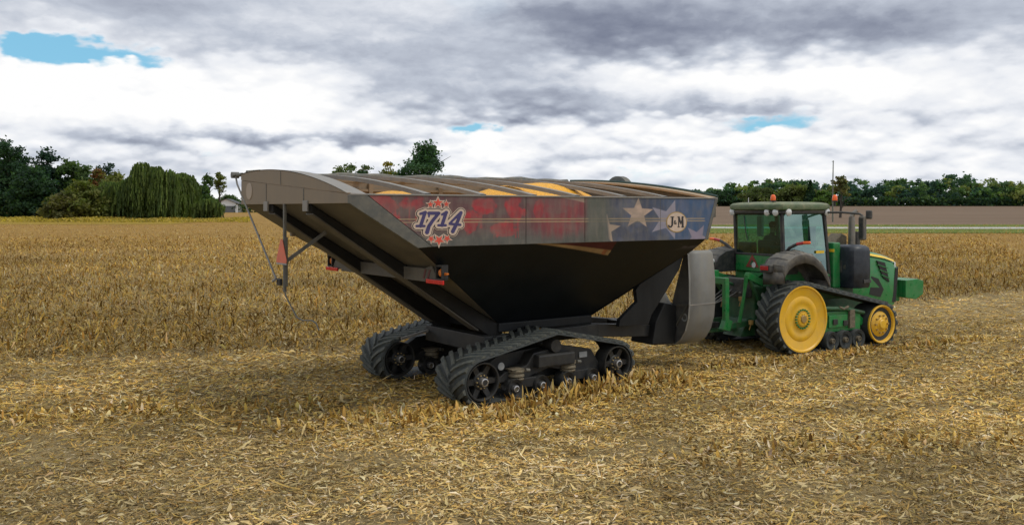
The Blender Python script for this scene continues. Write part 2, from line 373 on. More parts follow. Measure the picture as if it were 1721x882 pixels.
def sheet(name, xa, xb, ya, yb, dz, m, nxs=60, nys=40, label='', cat='', edge=0.0):
    X, Y = np.meshgrid(np.linspace(0, 1, nxs), np.linspace(0, 1, nys))
    YY = ya + (yb - ya) * Y; xa_ = xa(YY) if callable(xa) else xa; xb_ = xb(YY) if callable(xb) else xb
    XX = xa_ + (xb_ - xa_) * X
    if edge: YY = YY + edge * (fbm(XX * .05, XX * 0 + 3, 8) - .5)
    V = np.stack([XX, YY, gz(XX, YY) + dz], -1).reshape(-1, 3); i = np.arange(nxs * nys).reshape(nys, nxs)
    Fc = np.stack([i[:-1, :-1], i[:-1, 1:], i[1:, 1:], i[1:, :-1]], -1).reshape(-1, 4)
    return tag(raw(name, V, Fc, m), label, cat, kind='structure')
def flatmat(name, c1, c2, scale, stretch=(1, 1, 1), rough=.95):
    m = bpy.data.materials.new(name); m.use_nodes = True; t = NT(m.node_tree); b = t.n['Principled BSDF']
    g = t.n.new('ShaderNodeNewGeometry'); P = t.v('MULTIPLY', g.outputs['Position'], stretch)
    n = t.m('ADD', t.m('MULTIPLY', t.noise(P, scale, 8, .7), .6), t.m('MULTIPLY', t.noise(P, scale * .13, 4, .6), .4))
    t.put(b.inputs['Base Color'], t.ramp(n, [(.3, c1), (.7, c2)])); b.inputs['Roughness'].default_value = rough; b.inputs['Specular IOR Level'].default_value = .1
    return m
grass_dry = flatmat('dry_grass', (.20, .135, .022), (.40, .275, .05), .6, (.4, 1, 1))
grass_green = flatmat('verge_grass', (.06, .105, .014), (.17, .20, .035), .7, (.5, 1, 1))
plough = flatmat('ploughed_soil', (.105, .068, .042), (.225, .16, .108), .35, (.12, 1, 1))
gravel = flatmat('road_gravel', (.36, .35, .33), (.50, .48, .45), 1.2, (.4, 1, 1))
sheet('grass_strip', lambda y: -160 + y * 0 - (y - 168) * .6, lambda y: -66 - (y - 168) * .05, 172, 216, .05, grass_dry, label='strip of yellow dry grass before the trees', cat='grass', edge=8)
sheet('ploughed_field', lambda y: 18 + (y - 168) * .05, 560, 168, 690, .05, plough, nxs=80, nys=80, label='bare brown ploughed field beyond the road', cat='field', edge=3)
sheet('grass_verge', 12, 420, 119, 168, .06, grass_green, nxs=100, label='green grass verge on both sides of the road', cat='grass', edge=7)
# road: straight behind the tractor, turning away behind the cart
def road():
    pts = [(430, 146), (200, 146), (70, 146), (36, 148), (18, 156), (8, 175), (-3, 215), (-20, 290), (-40, 420)]
    P = [];
    for (a, b) in zip(pts[:-1], pts[1:]):
        n = max(2, int(math.hypot(b[0] - a[0], b[1] - a[1]) / 6))
        for k in range(n): P.append((a[0] + (b[0] - a[0]) * k / n, a[1] + (b[1] - a[1]) * k / n))
    P.append(pts[-1]); P = np.array(P); T = np.gradient(P, axis=0); T /= np.linalg.norm(T, axis=1)[:, None]; N = np.stack([-T[:, 1], T[:, 0]], 1)
    rows = []
    for w in (-4.2, -3.5, 0, 3.5, 4.2):
        Q = P + N * w; rows.append(np.stack([Q[:, 0], Q[:, 1], gz(Q[:, 0], Q[:, 1]) + (.13 if abs(w) < 4 else .02)], -1))
    V = np.stack(rows, 1).reshape(-1, 3); n = len(P); i = np.arange(n * 5).reshape(n, 5)
    tag(raw('road', V, np.stack([i[:-1, :-1], i[1:, :-1], i[1:, 1:], i[:-1, 1:]], -1).reshape(-1, 4), gravel), 'pale country road crossing behind the tractor', 'road', kind='structure')
road()

# ------------------------------------------------------------------ straw and stubble
def straw_mat():
    m = bpy.data.materials.new('dry_corn_leaf'); m.use_nodes = True; t = NT(m.node_tree); b = t.n['Principled BSDF']
    a = t.n.new('ShaderNodeAttribute'); a.attribute_name = 'Col'
    t.l.new(a.outputs['Color'], b.inputs['Base Color']); b.inputs['Roughness'].default_value = .9; b.inputs['Specular IOR Level'].default_value = .06
    return m
STRAW = straw_mat()
PAL = np.array([(.52, .325, .080), (.58, .43, .20), (.39, .225, .052), (.21, .120, .032), (.67, .56, .37), (.45, .335, .11), (.28, .20, .072), (.57, .37, .10)])
def colours(n, w):
    c = PAL[RNG.choice(len(PAL), n, p=np.array(w) / sum(w))]
    return c * RNG.uniform(.7, 1.2, (n, 1)) * RNG.uniform(.93, 1.07, (n, 3))
def ribbons(x, y, z, L, W, yaw, pitch, bend, col, segs=3, roll=None, fold=.25):
    """curved narrow leaves: centre line bends in its vertical plane; pitch is the start angle above the ground"""
    n = len(x); k = segs + 1; s = np.linspace(0, 1, k)
    roll = RNG.normal(0, .38, n) if roll is None else roll
    ang = pitch[:, None] + bend[:, None] * s[None, :]
    dl = L[:, None] / segs
    hx = np.concatenate([np.zeros((n, 1)), np.cumsum(np.cos(ang[:, :-1]) * dl, 1)], 1); hz = np.concatenate([np.zeros((n, 1)), np.cumsum(np.sin(ang[:, :-1]) * dl, 1)], 1)
    cy, sy = np.cos(yaw)[:, None], np.sin(yaw)[:, None]
    cxn, cyn, czn = x[:, None] + hx * cy, y[:, None] + hx * sy, z[:, None] + hz
    taper = (np.clip(1.06 - (np.abs(s - .4) / .62) ** 2.2, .12, 1))[None, :] * W[:, None] * .5 * RNG.uniform(.75, 1.25, (n, k))
    cr, sr = np.cos(roll)[:, None], np.sin(roll)[:, None]
    ox, oy, oz = -sy * cr * taper, cy * cr * taper, sr * taper
    V = np.empty((n, k, 2, 3)); V[:, :, 0] = np.stack([cxn - ox, cyn - oy, czn - oz], -1); V[:, :, 1] = np.stack([cxn + ox, cyn + oy, czn + oz], -1)
    i = np.arange(n * k * 2).reshape(n, k, 2)
    Fc = np.stack([i[:, :-1, 0], i[:, :-1, 1], i[:, 1:, 1], i[:, 1:, 0]], -1).reshape(-1, 4)
    C = np.repeat(col[:, None, :], k * 2, 1).reshape(-1, 3) * np.tile(np.repeat(np.linspace(.85, 1.1, k), 2), n)[:, None]
    return V.reshape(-1, 3), Fc, C
def join(parts):
    Vs, Fs, Cs = [], [], []; b = 0
    for V, Fc, C in parts: Vs.append(V); Fs.append(Fc + b); Cs.append(C); b += len(V)
    return np.concatenate(Vs), np.concatenate(Fs), np.concatenate(Cs)
def scatter(n, y0, y1, power=1.0, margin=2.0, k=.615):
    """points in the view wedge (with a margin); density falls as 1 / y**power"""
    out_x, out_y = [], []
    u = RNG.random(n)
    e = 2 - power
    y = (y0 ** e + u * (y1 ** e - y0 ** e)) ** (1 / e) if abs(e) > 1e-6 else y0 * (y1 / y0) ** u
    x = RNG.uniform(-1, 1, n) * (k * y + margin)
    return x, y
ROW = R(8); RD = np.array([math.cos(ROW), math.sin(ROW)]); RN = np.array([-RD[1], RD[0]])
CART_O = np.array([-.285, 16.77]); CART_T = R(36)
TR_O = np.array([5.72, 20.94]); TR_T = R(29)
def local(x, y, o, t):
    dx, dy = x - o[0], y - o[1]; return dx * math.cos(t) + dy * math.sin(t), -dx * math.sin(t) + dy * math.cos(t)
def zone(x, y):
    """1 where tall stubble still stands (back left field), 0 where it has been run flat"""
    s = -x * RD[1] + y * RD[0]
    e = 19.9 + 1.2 * (fbm(x * .35, y * .35, 21) - .5) * 2
    a = sstep(e - .5, e + .5, s)
    u, v = local(x, y, CART_O, CART_T)
    lane = sstep(2.2, 3.4, v)                                        # path the cart and the tractor take
    return a * np.where(u > -4, lane, np.clip(lane + .6, 0, 1))
def litter():
    P = []
    flatw = [3, 4, 2.2, 1.6, 2.2, 1.6, 2, 2.5]; goldw = [6, 3, 3, 1.6, 1.0, 2.4, 1.2, 5]
    # chopped residue lying flat near the camera
    for (n, y0, y1, pw, l0, l1, w0, w1, sg) in ((110000, 6.5, 15, .6, .015, .07, .006, .018, 1), (90000, 15, 28, .9, .03, .10, .010, .024, 1), (98000, 6.5, 14, .6, .03, .155, .008, .028, 2), (2600, 6.5, 19, .8, .16, .5, .010, .024, 3), (95000, 14, 26, .9, .045, .20, .011, .036, 2), (80000, 26, 55, 1.2, .08, .28, .022, .06, 1), (70000, 55, 170, 1.3, .10, .34, .04, .10, 1)):
        x, y = scatter(n, y0, y1, pw)
        # bare soil shows through in patches close to the camera
        bare = fbm(x * .55 + 3, y * .8, 31); keep = RNG.random(n) < np.where(y < 14.5, .48 + 1.7 * sstep(.34, .50, bare), 1)
        x, y = x[keep], y[keep]; n = len(x); zn = zone(x, y)
        L = RNG.uniform(0, 1, n) ** 1.7 * (l1 - l0) + l0; W = w0 + (w1 - w0) * RNG.random(n) ** 1.6; husk = (RNG.random(n) < .05) & (y < 26) & (l1 > .12); W = np.where(husk, W * 1.9, W); L = np.where(husk, L * .8 + .05, L)
        yaw = np.where(RNG.random(n) < .35, RNG.normal(ROW + .1, .7, n), RNG.uniform(0, 6.28, n)) + np.pi * (RNG.random(n) < .5)
        pitch = np.abs(RNG.normal(.03, .14, n)) + zn * np.abs(RNG.normal(.25, .5, n)); bend = RNG.normal(-.35, .9, n)
        z = gz(x, y) + .008 + RNG.uniform(0, .04, n) + zn * RNG.uniform(0, .14, n)
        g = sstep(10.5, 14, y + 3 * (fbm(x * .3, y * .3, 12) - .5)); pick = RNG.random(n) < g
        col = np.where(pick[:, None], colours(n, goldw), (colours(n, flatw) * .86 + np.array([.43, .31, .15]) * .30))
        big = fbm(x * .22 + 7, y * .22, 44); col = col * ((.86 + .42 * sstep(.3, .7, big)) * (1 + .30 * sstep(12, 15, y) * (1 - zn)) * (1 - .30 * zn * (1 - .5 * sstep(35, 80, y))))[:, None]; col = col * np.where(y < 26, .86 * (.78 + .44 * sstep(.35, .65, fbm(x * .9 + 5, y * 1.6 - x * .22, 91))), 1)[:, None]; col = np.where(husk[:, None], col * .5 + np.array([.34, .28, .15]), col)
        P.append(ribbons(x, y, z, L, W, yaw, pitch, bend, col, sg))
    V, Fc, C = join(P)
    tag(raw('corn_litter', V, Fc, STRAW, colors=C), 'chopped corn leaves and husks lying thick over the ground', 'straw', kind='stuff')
def stubble():
    P = []; goldw = [5, 2.6, 3.6, 2.6, .8, 2.6, 1.6, 3]
    # standing stalks in rows behind the cart, each with torn leaves
    smin, smax, pitch_r = 19.6, 115, .76
    xs_, ys_ = [], []
    for s in np.arange(smin, smax, pitch_r):
        den = .17 if s < 40 else .30 if s < 60 else .8
        t = np.arange(-.66 * s - 6, .66 * s + 6, den); t = t + RNG.normal(0, .06, len(t)); q = s + RNG.normal(0, .05, len(t))
        xs_.append(t * RD[0] + q * RN[0]); ys_.append(t * RD[1] + q * RN[1])
    x = np.concatenate(xs_); y = np.concatenate(ys_); k = RNG.random(len(x)) < zone(x, y) * .9 * (1 - sstep(62, 114, y))
    x, y = x[k], y[k]; n = len(x); zz = gz(x, y)
    far = sstep(35, 90, y)
    for rep in range(5):
        m = RNG.random(n) < (1 if rep < 1 else .85)
        X, Y, Z = x[m], y[m], zz[m]; q = len(X); fr = far[m]
        if rep == 0:
            L = RNG.uniform(.18, .42, q); W = RNG.uniform(.018, .03, q) * (1 + 1.2 * fr); pt = RNG.normal(1.35, .25, q); bd = RNG.normal(0, .1, q); col = colours(q, [3, 1, 4, 3, .2, 2, 2, 2]) * .9; sg = 1
        else:
            L = RNG.uniform(.14, .42, q); W = RNG.uniform(.022, .055, q) * (1 + .8 * fr); pt = RNG.normal(.75, .45, q); bd = RNG.normal(-1.3, .7, q); col = colours(q, goldw) * np.array([.97, .93, .80]); sg = 2
            X = X + RNG.normal(0, .13, q); Y = Y + RNG.normal(0, .16, q); Z = Z + RNG.uniform(0, .20, q)
        big = fbm(X * .16 + 7, Y * .16, 44); col = col * ((.56 + .42 * sstep(.3, .7, big)) * (1 + .25 * sstep(30, 75, Y)))[:, None]
        P.append(ribbons(X, Y, Z, L, W, RNG.uniform(0, 6.28, q), pt, bd, col, sg))
    V, Fc, C = join(P)
    tag(raw('standing_stubble', V, Fc, STRAW, colors=C), 'knee high golden corn stubble standing in rows behind the cart', 'stubble', kind='stuff')
def banks():
    P = []; w = [5, 3, 3, 1.6, 1.2, 2.5, 1, 3]
    def bank(px, py, nn, hmin, hmax, spread, dark=1.0):
        i = RNG.integers(0, len(px) - 1, nn); t = RNG.random(nn)
        px = np.array(px); py = np.array(py)
        x = px[i] + (px[i + 1] - px[i]) * t + RNG.normal(0, spread, nn); y = py[i] + (py[i + 1] - py[i]) * t + RNG.normal(0, spread, nn)
        lumps = .55 + .9 * fbm(x * 1.4, y * 1.4, 77)
        L = RNG.uniform(hmin, hmax, nn) * lumps; W = RNG.uniform(.016, .062, nn)
        P.append(ribbons(x, y, gz(x, y), L, W, RNG.uniform(0, 6.28, nn), RNG.normal(.75, .5, nn), RNG.normal(-.8, .8, nn), colours(nn, w) * dark, 3))
    c, s = math.cos(CART_T), math.sin(CART_T)
    def C_(u, v): return CART_O[0] + u * c - v * s, CART_O[1] + u * s + v * c
    a = [C_(u, v) for u, v in ((-1.5, -2.25), (-1.0, -2.10), (0, -1.98), (1.0, -1.96), (2.0, -1.9), (3.0, -1.95))]
    bank([p[0] for p in a], [p[1] - .10 for p in a], 1000, .12, .34, .13)
    bank([p[0] for p in a], [p[1] - .35 for p in a], 1500, .07, .22, .30)
    a = [(-3.1, 13.2), (-2.0, 13.4), (-1.1, 13.7), (-.5, 14.0)]
    bank([p[0] for p in a], [p[1] for p in a], 900, .07, .22, .36, .95)
    # left row of bent stalks that the wheels missed
    a = [(-8.6, 13.7), (-6.5, 14.0), (-4.6, 14.3), (-2.9, 14.6)]
    bank([p[0] for p in a], [p[1] for p in a], 1000, .05, .20, .34, 1.0)
    a = [(2.2, 11.3), (3.4, 11.8), (5.0, 12.1), (7.2, 12.5)]
    bank([p[0] for p in a], [p[1] for p in a], 700, .06, .18, .36, .95)
    a = [(3.9, 18.0), (5.2, 18.6), (7.5, 19.7), (9.5, 20.8), (12, 22.2)]
    bank([p[0] for p in a], [p[1] for p in a], 1300, .06, .2, .22, .95)
    V, Fc, C = join(P)
    tag(raw('straw_bank', V, Fc, STRAW, colors=C), 'ragged ridge of upright broken corn leaves beside the tracks', 'straw', kind='stuff')
litter(); stubble(); banks()

# ------------------------------------------------------------------ grain cart (u forward, v to its left, z up)
cart = empty('grain_cart', (CART_O[0], CART_O[1], 0), CART_T)
tag(cart, 'big dark tracked grain cart with flag print and 1714 emblem', 'grain cart')
HW = 2.2
def lid(v, h=.74):
    t = (v + HW) / (2 * HW); return 3.42 + .41 * t + h * t * (1 - t)
def lid2(v): return lid(v, .36)
def side_uz(px, py, vv=-2.22):
    """photo pixel -> point of the side panel's plane (u, z)"""
    dx, dz = (px - CX) / F, -(py - HY) / F; c, s = math.cos(CART_T), math.sin(CART_T)
    ox, oy = -CART_O[0], -CART_O[1]
    lv0 = -ox * s + oy * c; lvd = -dx * s + c; k = (vv - lv0) / lvd
    return (ox + dx * k) * c + (oy + k) * s, CH + dz * k

# --- the printed wrap, as a colour function of the panel's own coordinates
def star_sdf(x, y, cx, cy, r, rot=0.0, inner=.42):
    """signed: negative inside a five-pointed star (vectorised)"""
    dx, dy = x - cx, y - cy; a = np.arctan2(dx, dy) - rot; rr = np.hypot(dx, dy)
    s = np.pi / 5; a = np.abs((a + s) % (2 * s) - s)
    px_, py_ = rr * np.cos(a), rr * np.sin(a)
    ax, ay = r, 0.0; bx, by = r * inner * math.cos(s), r * inner * math.sin(s)
    nx_, ny_ = by - ay, -(bx - ax); L = math.hypot(nx_, ny_)
    return ((px_ - ax) * nx_ + (py_ - ay) * ny_) / L
def pz(px, py): return side_uz(px, py)
def wrap(u, z):
    base = np.array([.075, .075, .068]); C = np.ones(u.shape + (3,)) * base
    big = fbm(u * 1.1, z * 1.6, 3); fine = fbm(u * 7, z * 9, 5); streak = fbm(u * 14, z * 1.2, 9)
    C *= (.75 + .6 * big)[..., None]
    def lay(col, m): C[:] = C * (1 - m[..., None]) + np.array(col) * m[..., None]
    red = (.37, .018, .028); maroon = (.12, .030, .040)
    # maroon ground along the rear two thirds
    lay(maroon, sstep(-3.9, -3.5, u) * (1 - sstep(.2, .7, u)) * sstep(2.72, 3.0, z + .25 * (big - .5)) * .75)
    # splashed red with runs below it
    def splash(px, py, rx, ry, thr=.5, run=0.0, seed=1):
        cu, cz = pz(px, py); s = abs(pz(px + 10, py)[0] - cu) / 10
        du, dz = (u - cu) / (rx * s), (z - cz) / (ry * s)
        n = fbm(u * 4.5 + seed, z * 5.5, 13 + seed, 5); m = sstep(-.05, .12, n - thr - .42 * (du * du + dz * dz) + .22)
        if run: m = np.maximum(m, (np.abs(du) < 1) * sstep(.60, .68, fbm(u * 16, z * .9, 33 + seed)) * (z < cz) * (z > cz - run) * .9)
        lay(red, m * (.55 + .4 * sstep(.35, .65, fine)))
    splash(652, 345, 32, 16, .46, .25, 1); splash(690, 342, 26, 20, .50, .3, 2); splash(668, 372, 26, 12, .55, 0, 3); splash(634, 337, 16, 9, .45, 0, 6)
    splash(790, 372, 18, 26, .52, .0, 4); splash(815, 346, 24, 14, .50, .35, 5); splash(864, 346, 17, 22, .44, .40, 7); splash(848, 384, 24, 13, .44, .15, 8); splash(882, 357, 7, 8, .40, 0, 9); splash(905, 352, 10, 14, .5, 0, 10)
    # broad red flag stripe in the middle, streaked
    u0, u1 = pz(893, 370)[0], pz(996, 370)[0]
    m = sstep(u0 - .1, u0 + .35, u) * (1 - sstep(u1 - .22 + .3 * (fine - .5), u1 + .06 + .3 * (fine - .5), u)) * sstep(2.66, 2.95, z + .2 * (streak - .5)) * (1 - sstep(3.30, 3.44, z - .05 * (u - u0)))
    lay((.22, .028, .038), m * (.55 + .45 * sstep(.35, .65, streak)))
    # beige band sweeping over it
    ua, ub = pz(935, 335)[0], pz(1008, 335)[0]
    curve = 3.40 - .16 * np.clip((u - ua) / (ub - ua), 0, 2) ** 1.4
    lay((.31, .22, .16), sstep(ua, ua + .15, u) * (1 - sstep(pz(982, 340)[0], pz(984, 340)[0], u)) * sstep(-.01, .01, z - curve) * .9)
    # dark olive fold, then the blue field
    ud, ue = pz(985, 370)[0], pz(1030, 370)[0]
    lay((.085, .09, .072), sstep(ud - .12, ud + .1, u + .1 * (fine - .5)))
    lay((.046, .055, .088), sstep(ue - .25, ue + .1, u + .10 * (big - .5)))
    ug = pz(1105, 370)[0]
    lay((.034, .080, .172), sstep(ug - .3, ug + .75, u + .5 * (fine - .5)) * .95)
    lay((.10, .12, .20), sstep(.55, .75, fbm(u * 3, z * 3.4, 66)) * sstep(ue, ue + .2, u) * .5)
    s = .01205
    def star(px, py, rpx, rot=0.0, col=(.40, .29, .22), keep=None, a=.95):
        cu, cz = pz(px, py); sc = abs(pz(px + 5, py)[0] - pz(px - 5, py)[0]) / 10
        m = sstep(.008, -.008, star_sdf((u - cu) / sc * s, z * 0 + (z - cz) * (s / (sc * .72)), 0, 0, rpx * s, rot))
        if keep is not None: m = m * keep
        lay(col, m * a)
    star(1072, 359, 27, .04, (.46, .33, .25))
    star(1017, 385, 27, .12, (.36, .27, .20), sstep(pz(1021, 370)[0] - .02, pz(1025, 370)[0], u + .14 * (z - 2.9)))
    star(1124, 369, 34, .32, (.27, .25, .31))
    star(1172, 400, 23, .5, (.30, .24, .30), a=.75)
    # two thin gold lines, broken by the olive fold
    for yy, w in ((0, .011), (-.045, .011)):
        zc = 3.043 - .004 * u + yy
        k = sstep(pz(664, 373)[0], pz(668, 373)[0], u + (z - 3.0) * 1.3) * (1 - sstep(pz(1183, 372)[0], pz(1186, 372)[0], u)) * (1 - .8 * sstep(ud, ud + .1, u) * (1 - sstep(ue - .12, ue - .05, u)))
        lay((.40, .29, .15), sstep(w, w * .4, np.abs(z - zc)) * k * .9)
    # thin welded seams
    for pxs in (748, 1110):
        us = pz(pxs, 370)[0]; lay((.05, .05, .05), (np.abs(u - us) < .008) * .8)
    # scratches and grime towards the rear lower corner
    lay((.12, .115, .10), sstep(.52, .72, fbm(u * 2.3, z * 6, 71)) * .35)
    return C
def wrap_low(u, z):
    """lower hopper: black, with the tail of the flag print"""
    C = np.ones(u.shape + (3,)) * np.array([.0075, .0095, .0110]); n = fbm(u * 1.5, z * 2, 4); C *= (.8 + .5 * n)[..., None]
    def lay(col, m): C[:] = C * (1 - m[..., None]) + np.array(col) * m[..., None]
    ua, ub = -.98, 1.02
    t = np.clip((u - ua) / (ub - ua), 0, 1); mid = 2.665 - .23 * t ** 1.25; wd = .006 + .040 * t
    inr = (u > ua) & (u < ub)
    lay((.12, .02, .025), inr * sstep(.0, .03, z - mid) * sstep(.15, .5, t) * .55)
    lay((.30, .20, .10), inr * sstep(wd + .01, wd - .01, np.abs(z - mid)))
    lay((.30, .12, .06), inr * (np.abs(t - .93) < .025) * sstep(wd + .01, wd - .01, np.abs(z - mid)))
    lay((.16, .14, .17), sstep(.50, .62, fbm(u * 2.2 + 3, z * 5, 41)) * sstep(2.45, 2.7, u) * sstep(2.42, 2.56, z) * .6)
    return C
def grid_panel(name, ur, zr, P, n, mz, colfn, m):
    """ur(z)->(u0,u1); P(u,z)->local point"""
    zz = np.linspace(zr[0], zr[1], mz); rows = []; cc = []
    T = np.linspace(0, 1, n)
    Z = np.repeat(zz[:, None], n, 1); U = np.array([ur(q)[0] + (ur(q)[1] - ur(q)[0]) * T for q in zz])
    V = P(U, Z).reshape(-1, 3); i = np.arange(n * mz).reshape(mz, n)
    Fc = np.stack([i[:-1, :-1], i[:-1, 1:], i[1:, 1:], i[1:, :-1]], -1).reshape(-1, 4)
    return raw(name, V, Fc, m, cart, colfn(U, Z).reshape(-1, 3))
Z0, Z1 = 2.645, 3.40
def rear_edge(z): return -2.75 + (z - 2.66) * (-3.81 + 2.75) / (3.41 - 2.66)
def outer_edge(z): return -2.97 + (z - 2.66) * (-4.08 + 2.97) / (3.36 - 2.66)
def front_edge(z): return 3.30 + (z - 2.63) * .28 / .76
breaks = [side_uz(884, 370)[0], side_uz(983, 370)[0]]
for k, (a, b) in enumerate(((None, breaks[0]), (breaks[0], breaks[1]), (breaks[1], None))):
    ur = lambda z, a=a, b=b: (rear_edge(z) if a is None else a + .006, front_edge(z) - .045 if b is None else b - .006)
    p = grid_panel('side_panel', ur, (Z0, Z1), lambda U, Z: np.stack([U, U * 0 - HW - .02, Z], -1), 520 if a is None else 170 if k == 1 else 360, 110, wrap, M['livery'])
    p['label'] = ['rear side sheet splashed with red and numbered 1714', 'middle side sheet with faded red stripe', 'front side sheet in blue with pale stars'][k]
mb = MB()                                                                 # body sheet behind the wrap
mb.prism([(outer_edge(Z0) + .0, Z0 - .005), (front_edge(Z0), Z0 - .005), (front_edge(3.40), 3.40), (-4.08, 3.40), (-4.08, 3.33)], 'v', -HW, -HW + .05)
mb.build('side_wall', M['trim'], cart)
mb = MB()                                                                 # slanted strip along the rear edge
mb.prism([(-2.985, 2.625), (rear_edge(2.64) - .02, 2.64), (rear_edge(3.41) - .02, 3.41), (-4.10, 3.41), (-4.10, 3.285)], 'v', -HW - .03, -HW + .03)
mb.build('corner_strip', M['trim'], cart, bevel=.008)
mb = MB(); mb.hull8([(front_edge(2.63) - .05, -HW - .03, 2.63), (front_edge(2.63) + .03, -HW - .03, 2.63), (front_edge(2.63) + .03, -HW, 2.63), (front_edge(2.63) - .05, -HW, 2.63),
          (front_edge(3.41) - .05, -HW - .03, 3.41), (front_edge(3.41) + .03, -HW - .03, 3.41), (front_edge(3.41) + .03, -HW, 3.41), (front_edge(3.41) - .05, -HW, 3.41)])
mb.build('corner_strip', M['trim'], cart, bevel=.008)
mb = MB(); mb.box(-4.08, 3.60, -HW - .035, -HW + .06, 3.40, 3.425, .01); mb.build('top_rail', M['grey_rail'], cart)
mb = MB(); mb.box(-4.08, 3.60, HW - .05, HW + .04, 3.72, 3.80, .015); mb.box(-3.9, 3.5, HW - .10, HW - .05, 3.55, 3.60); mb.build('top_rail', M['tan'], cart)
# lower side of the hopper, printed
VB, ZB = -.85, 1.20
def low_v(z): return -HW + (2.64 - z) * (-VB * -1 + HW) / (2.64 - ZB) if False else -HW + (2.64 - z) * (HW + VB) / (2.64 - ZB)
def low_ur(z):
    r = -2.97 + (2.64 - z) * (2.22) / (2.64 - 1.3)
    f = 3.30 - (2.64 - z) * .16 / .24 if z > 2.40 else 3.14 - (2.40 - z) * 1.58 / 1.24
    return r, f
pl = grid_panel('hopper_side', low_ur, (ZB, 2.64), lambda U, Z: np.stack([U, low_v(Z), Z], -1), 420, 160, wrap_low, mat('printed_black', (1, 1, 1), .36, var=.2, scale=3, attr=True, dust=(.03, .031, .030), dust_amt=.10, spec=.15, streak=True))
def seamstrip(pts, w, name='seam', m='trim'):
    b = MB()
    for p, q in zip(pts[:-1], pts[1:]): b.bar(p, q, w, w)
    return b.build(name, M[m], cart)
# far side, ends and the sloped floor
mb = MB(); mb.quadgrid([[(low_ur(z)[0], -low_v(z), z), (low_ur(z)[1], -low_v(z), z)] for z in (1.2, 2.4, 2.64)]); mb.build('hopper_side', M['hopper_black'], cart)
mb = MB(); mb.prism([(outer_edge(2.645), 2.645), (front_edge(2.645), 2.645), (front_edge(3.78), 3.76), (-4.08, 3.76), (-4.08, 3.33)], 'v', HW - .04, HW); mb.build('side_wall', M['tan'], cart)
for uu in (-3.2, -1.6, .0, 1.6, 2.9):
    mb = MB(); mb.box(uu, uu + .09, HW - .12, HW - .042, 2.7, 3.71, .01); mb.build('wall_post', M['tan'], cart)
mb = MB(); S0 = (-4.07, 3.30)
def slope_z(u): return 3.30 - .6045 * (u + 4.07)
ue = -.62
mb.quadgrid([[(-4.07, -HW + .005, 3.30), (-4.07, HW - .005, 3.30)], [(-2.97, -HW + .005, slope_z(-2.97)), (-2.97, HW - .005, slope_z(-2.97))], [(ue, VB - .03, slope_z(ue)), (ue, -VB + .03, slope_z(ue))]])
mb.build('rear_slope', M['slope'], cart)
mb = MB(); mb.quadgrid([[(3.58, -HW, 3.39), (3.58, HW, 3.39)], [(3.30, -HW, 2.64), (3.30, HW, 2.64)], [(3.14, low_v(2.4), 2.40), (3.14, -low_v(2.4), 2.40)], [(1.56, VB, 1.16), (1.56, -VB, 1.16)]]); mb.build('front_slope', M['hopper_black'], cart)
# rear end: flat band with an arched sheet above it
vs = np.linspace(-HW, HW, 25)
def seam_z(v): return 3.425 + (v + HW) / (2 * HW) * .30
mb = MB(); mb.prism([(-HW, 3.29), (HW, 3.29), (HW, seam_z(HW) - .004), (-HW, seam_z(-HW) - .004)], 'u', -4.10, -4.06); mb.build('rear_panel', M['tan'], cart)
mb = MB(); mb.prism([(v, seam_z(v) + .004) for v in vs] + [(v, max(lid(v), seam_z(v) + .01)) for v in vs[::-1]], 'u', -4.105, -4.06); mb.build('arch_panel', M['tan'], cart)
mb = MB(); mb.quadgrid([[(-4.115, v, lid(v) + .012), (-3.82, v, lid(v) + .004), (-3.82, v, lid(v) - .04)] for v in vs]); mb.build('arch_flange', M['grey_rail'], cart, smooth=True)
mb = MB(); mb.prism([(v, 3.05) for v in vs] + [(v, lid2(v)) for v in vs[::-1]], 'u', 3.53, 3.58); mb.build('front_panel', M['slope'], cart)  # darker than the tan ends: shade of the emptied hopper front in the colour
mb = MB(); mb.quadgrid([[(3.60, v, lid2(v) + .015), (3.40, v, lid2(v) + .004), (3.40, v, lid2(v) - .035)] for v in vs]); mb.build('arch_flange', mat('orange_tan_rail', (.36, .235, .12), .5, var=.2, scale=4, dust=(.34, .28, .2), dust_amt=.5), cart, smooth=True)
mb = MB(); mb.tube([(3.63, v, lid2(v) + .03) for v in vs], .028, 6); mb.build('tarp_edge', mat('dark_green_edge', (.02, .05, .035), .5), cart, smooth=True)
for va in (.95, -.72):
    mb = MB(); mb.box(-4.125, -4.10, va - .09, va + .09, 3.17, 3.335, .006); mb.build('rib_tab', M['grey_rail'], cart)
for va in (.96, -.63, .30):
    mb = MB(); mb.box(-4.108, -4.1, va - .008, va + .008, 3.30, seam_z(va) - .01) if va != .30 else mb.box(-4.112, -4.105, va - .006, va + .006, seam_z(va) + .01, lid(va) - .01); mb.build('sheet_joint', M['trim'], cart)
mb = MB(); mb.lathe([(0, -.006), (.145, -.006), (.15, 0), (0, 0)], (-4.104, 1.78, 3.52), 'u', 28); mb.build('round_patch', mat('tan_disc', (.33, .255, .185), .5, var=.05), cart)  # thin disc, lighter than the tan panel behind it
# bows over the open top
for ub in (-2.80, -1.80, -.80, .12, 1.20, 2.22):
    mb = MB(); mb.quadgrid([[(ub + a, v, lid2(v) + b) for a, b in ((-.055, -.05), (.055, -.05), (.055, .018), (-.055, .018))] for v in vs], close_v=True); mb.build('roof_bow', M['grey_rail'], cart, smooth=True)
# rolled tarp along the far rail
mb = MB(); mb.tube([(u, HW + .02 + .02 * math.sin(u * 2.1), 3.83 + .014 * math.sin(u * 3.3 + 1)) for u in np.linspace(-4.0, 3.55, 34)], [.075 + .014 * math.sin(k * 1.7) for k in range(34)], 10); mb.build('rolled_tarp', M['tarp'], cart, smooth=True)
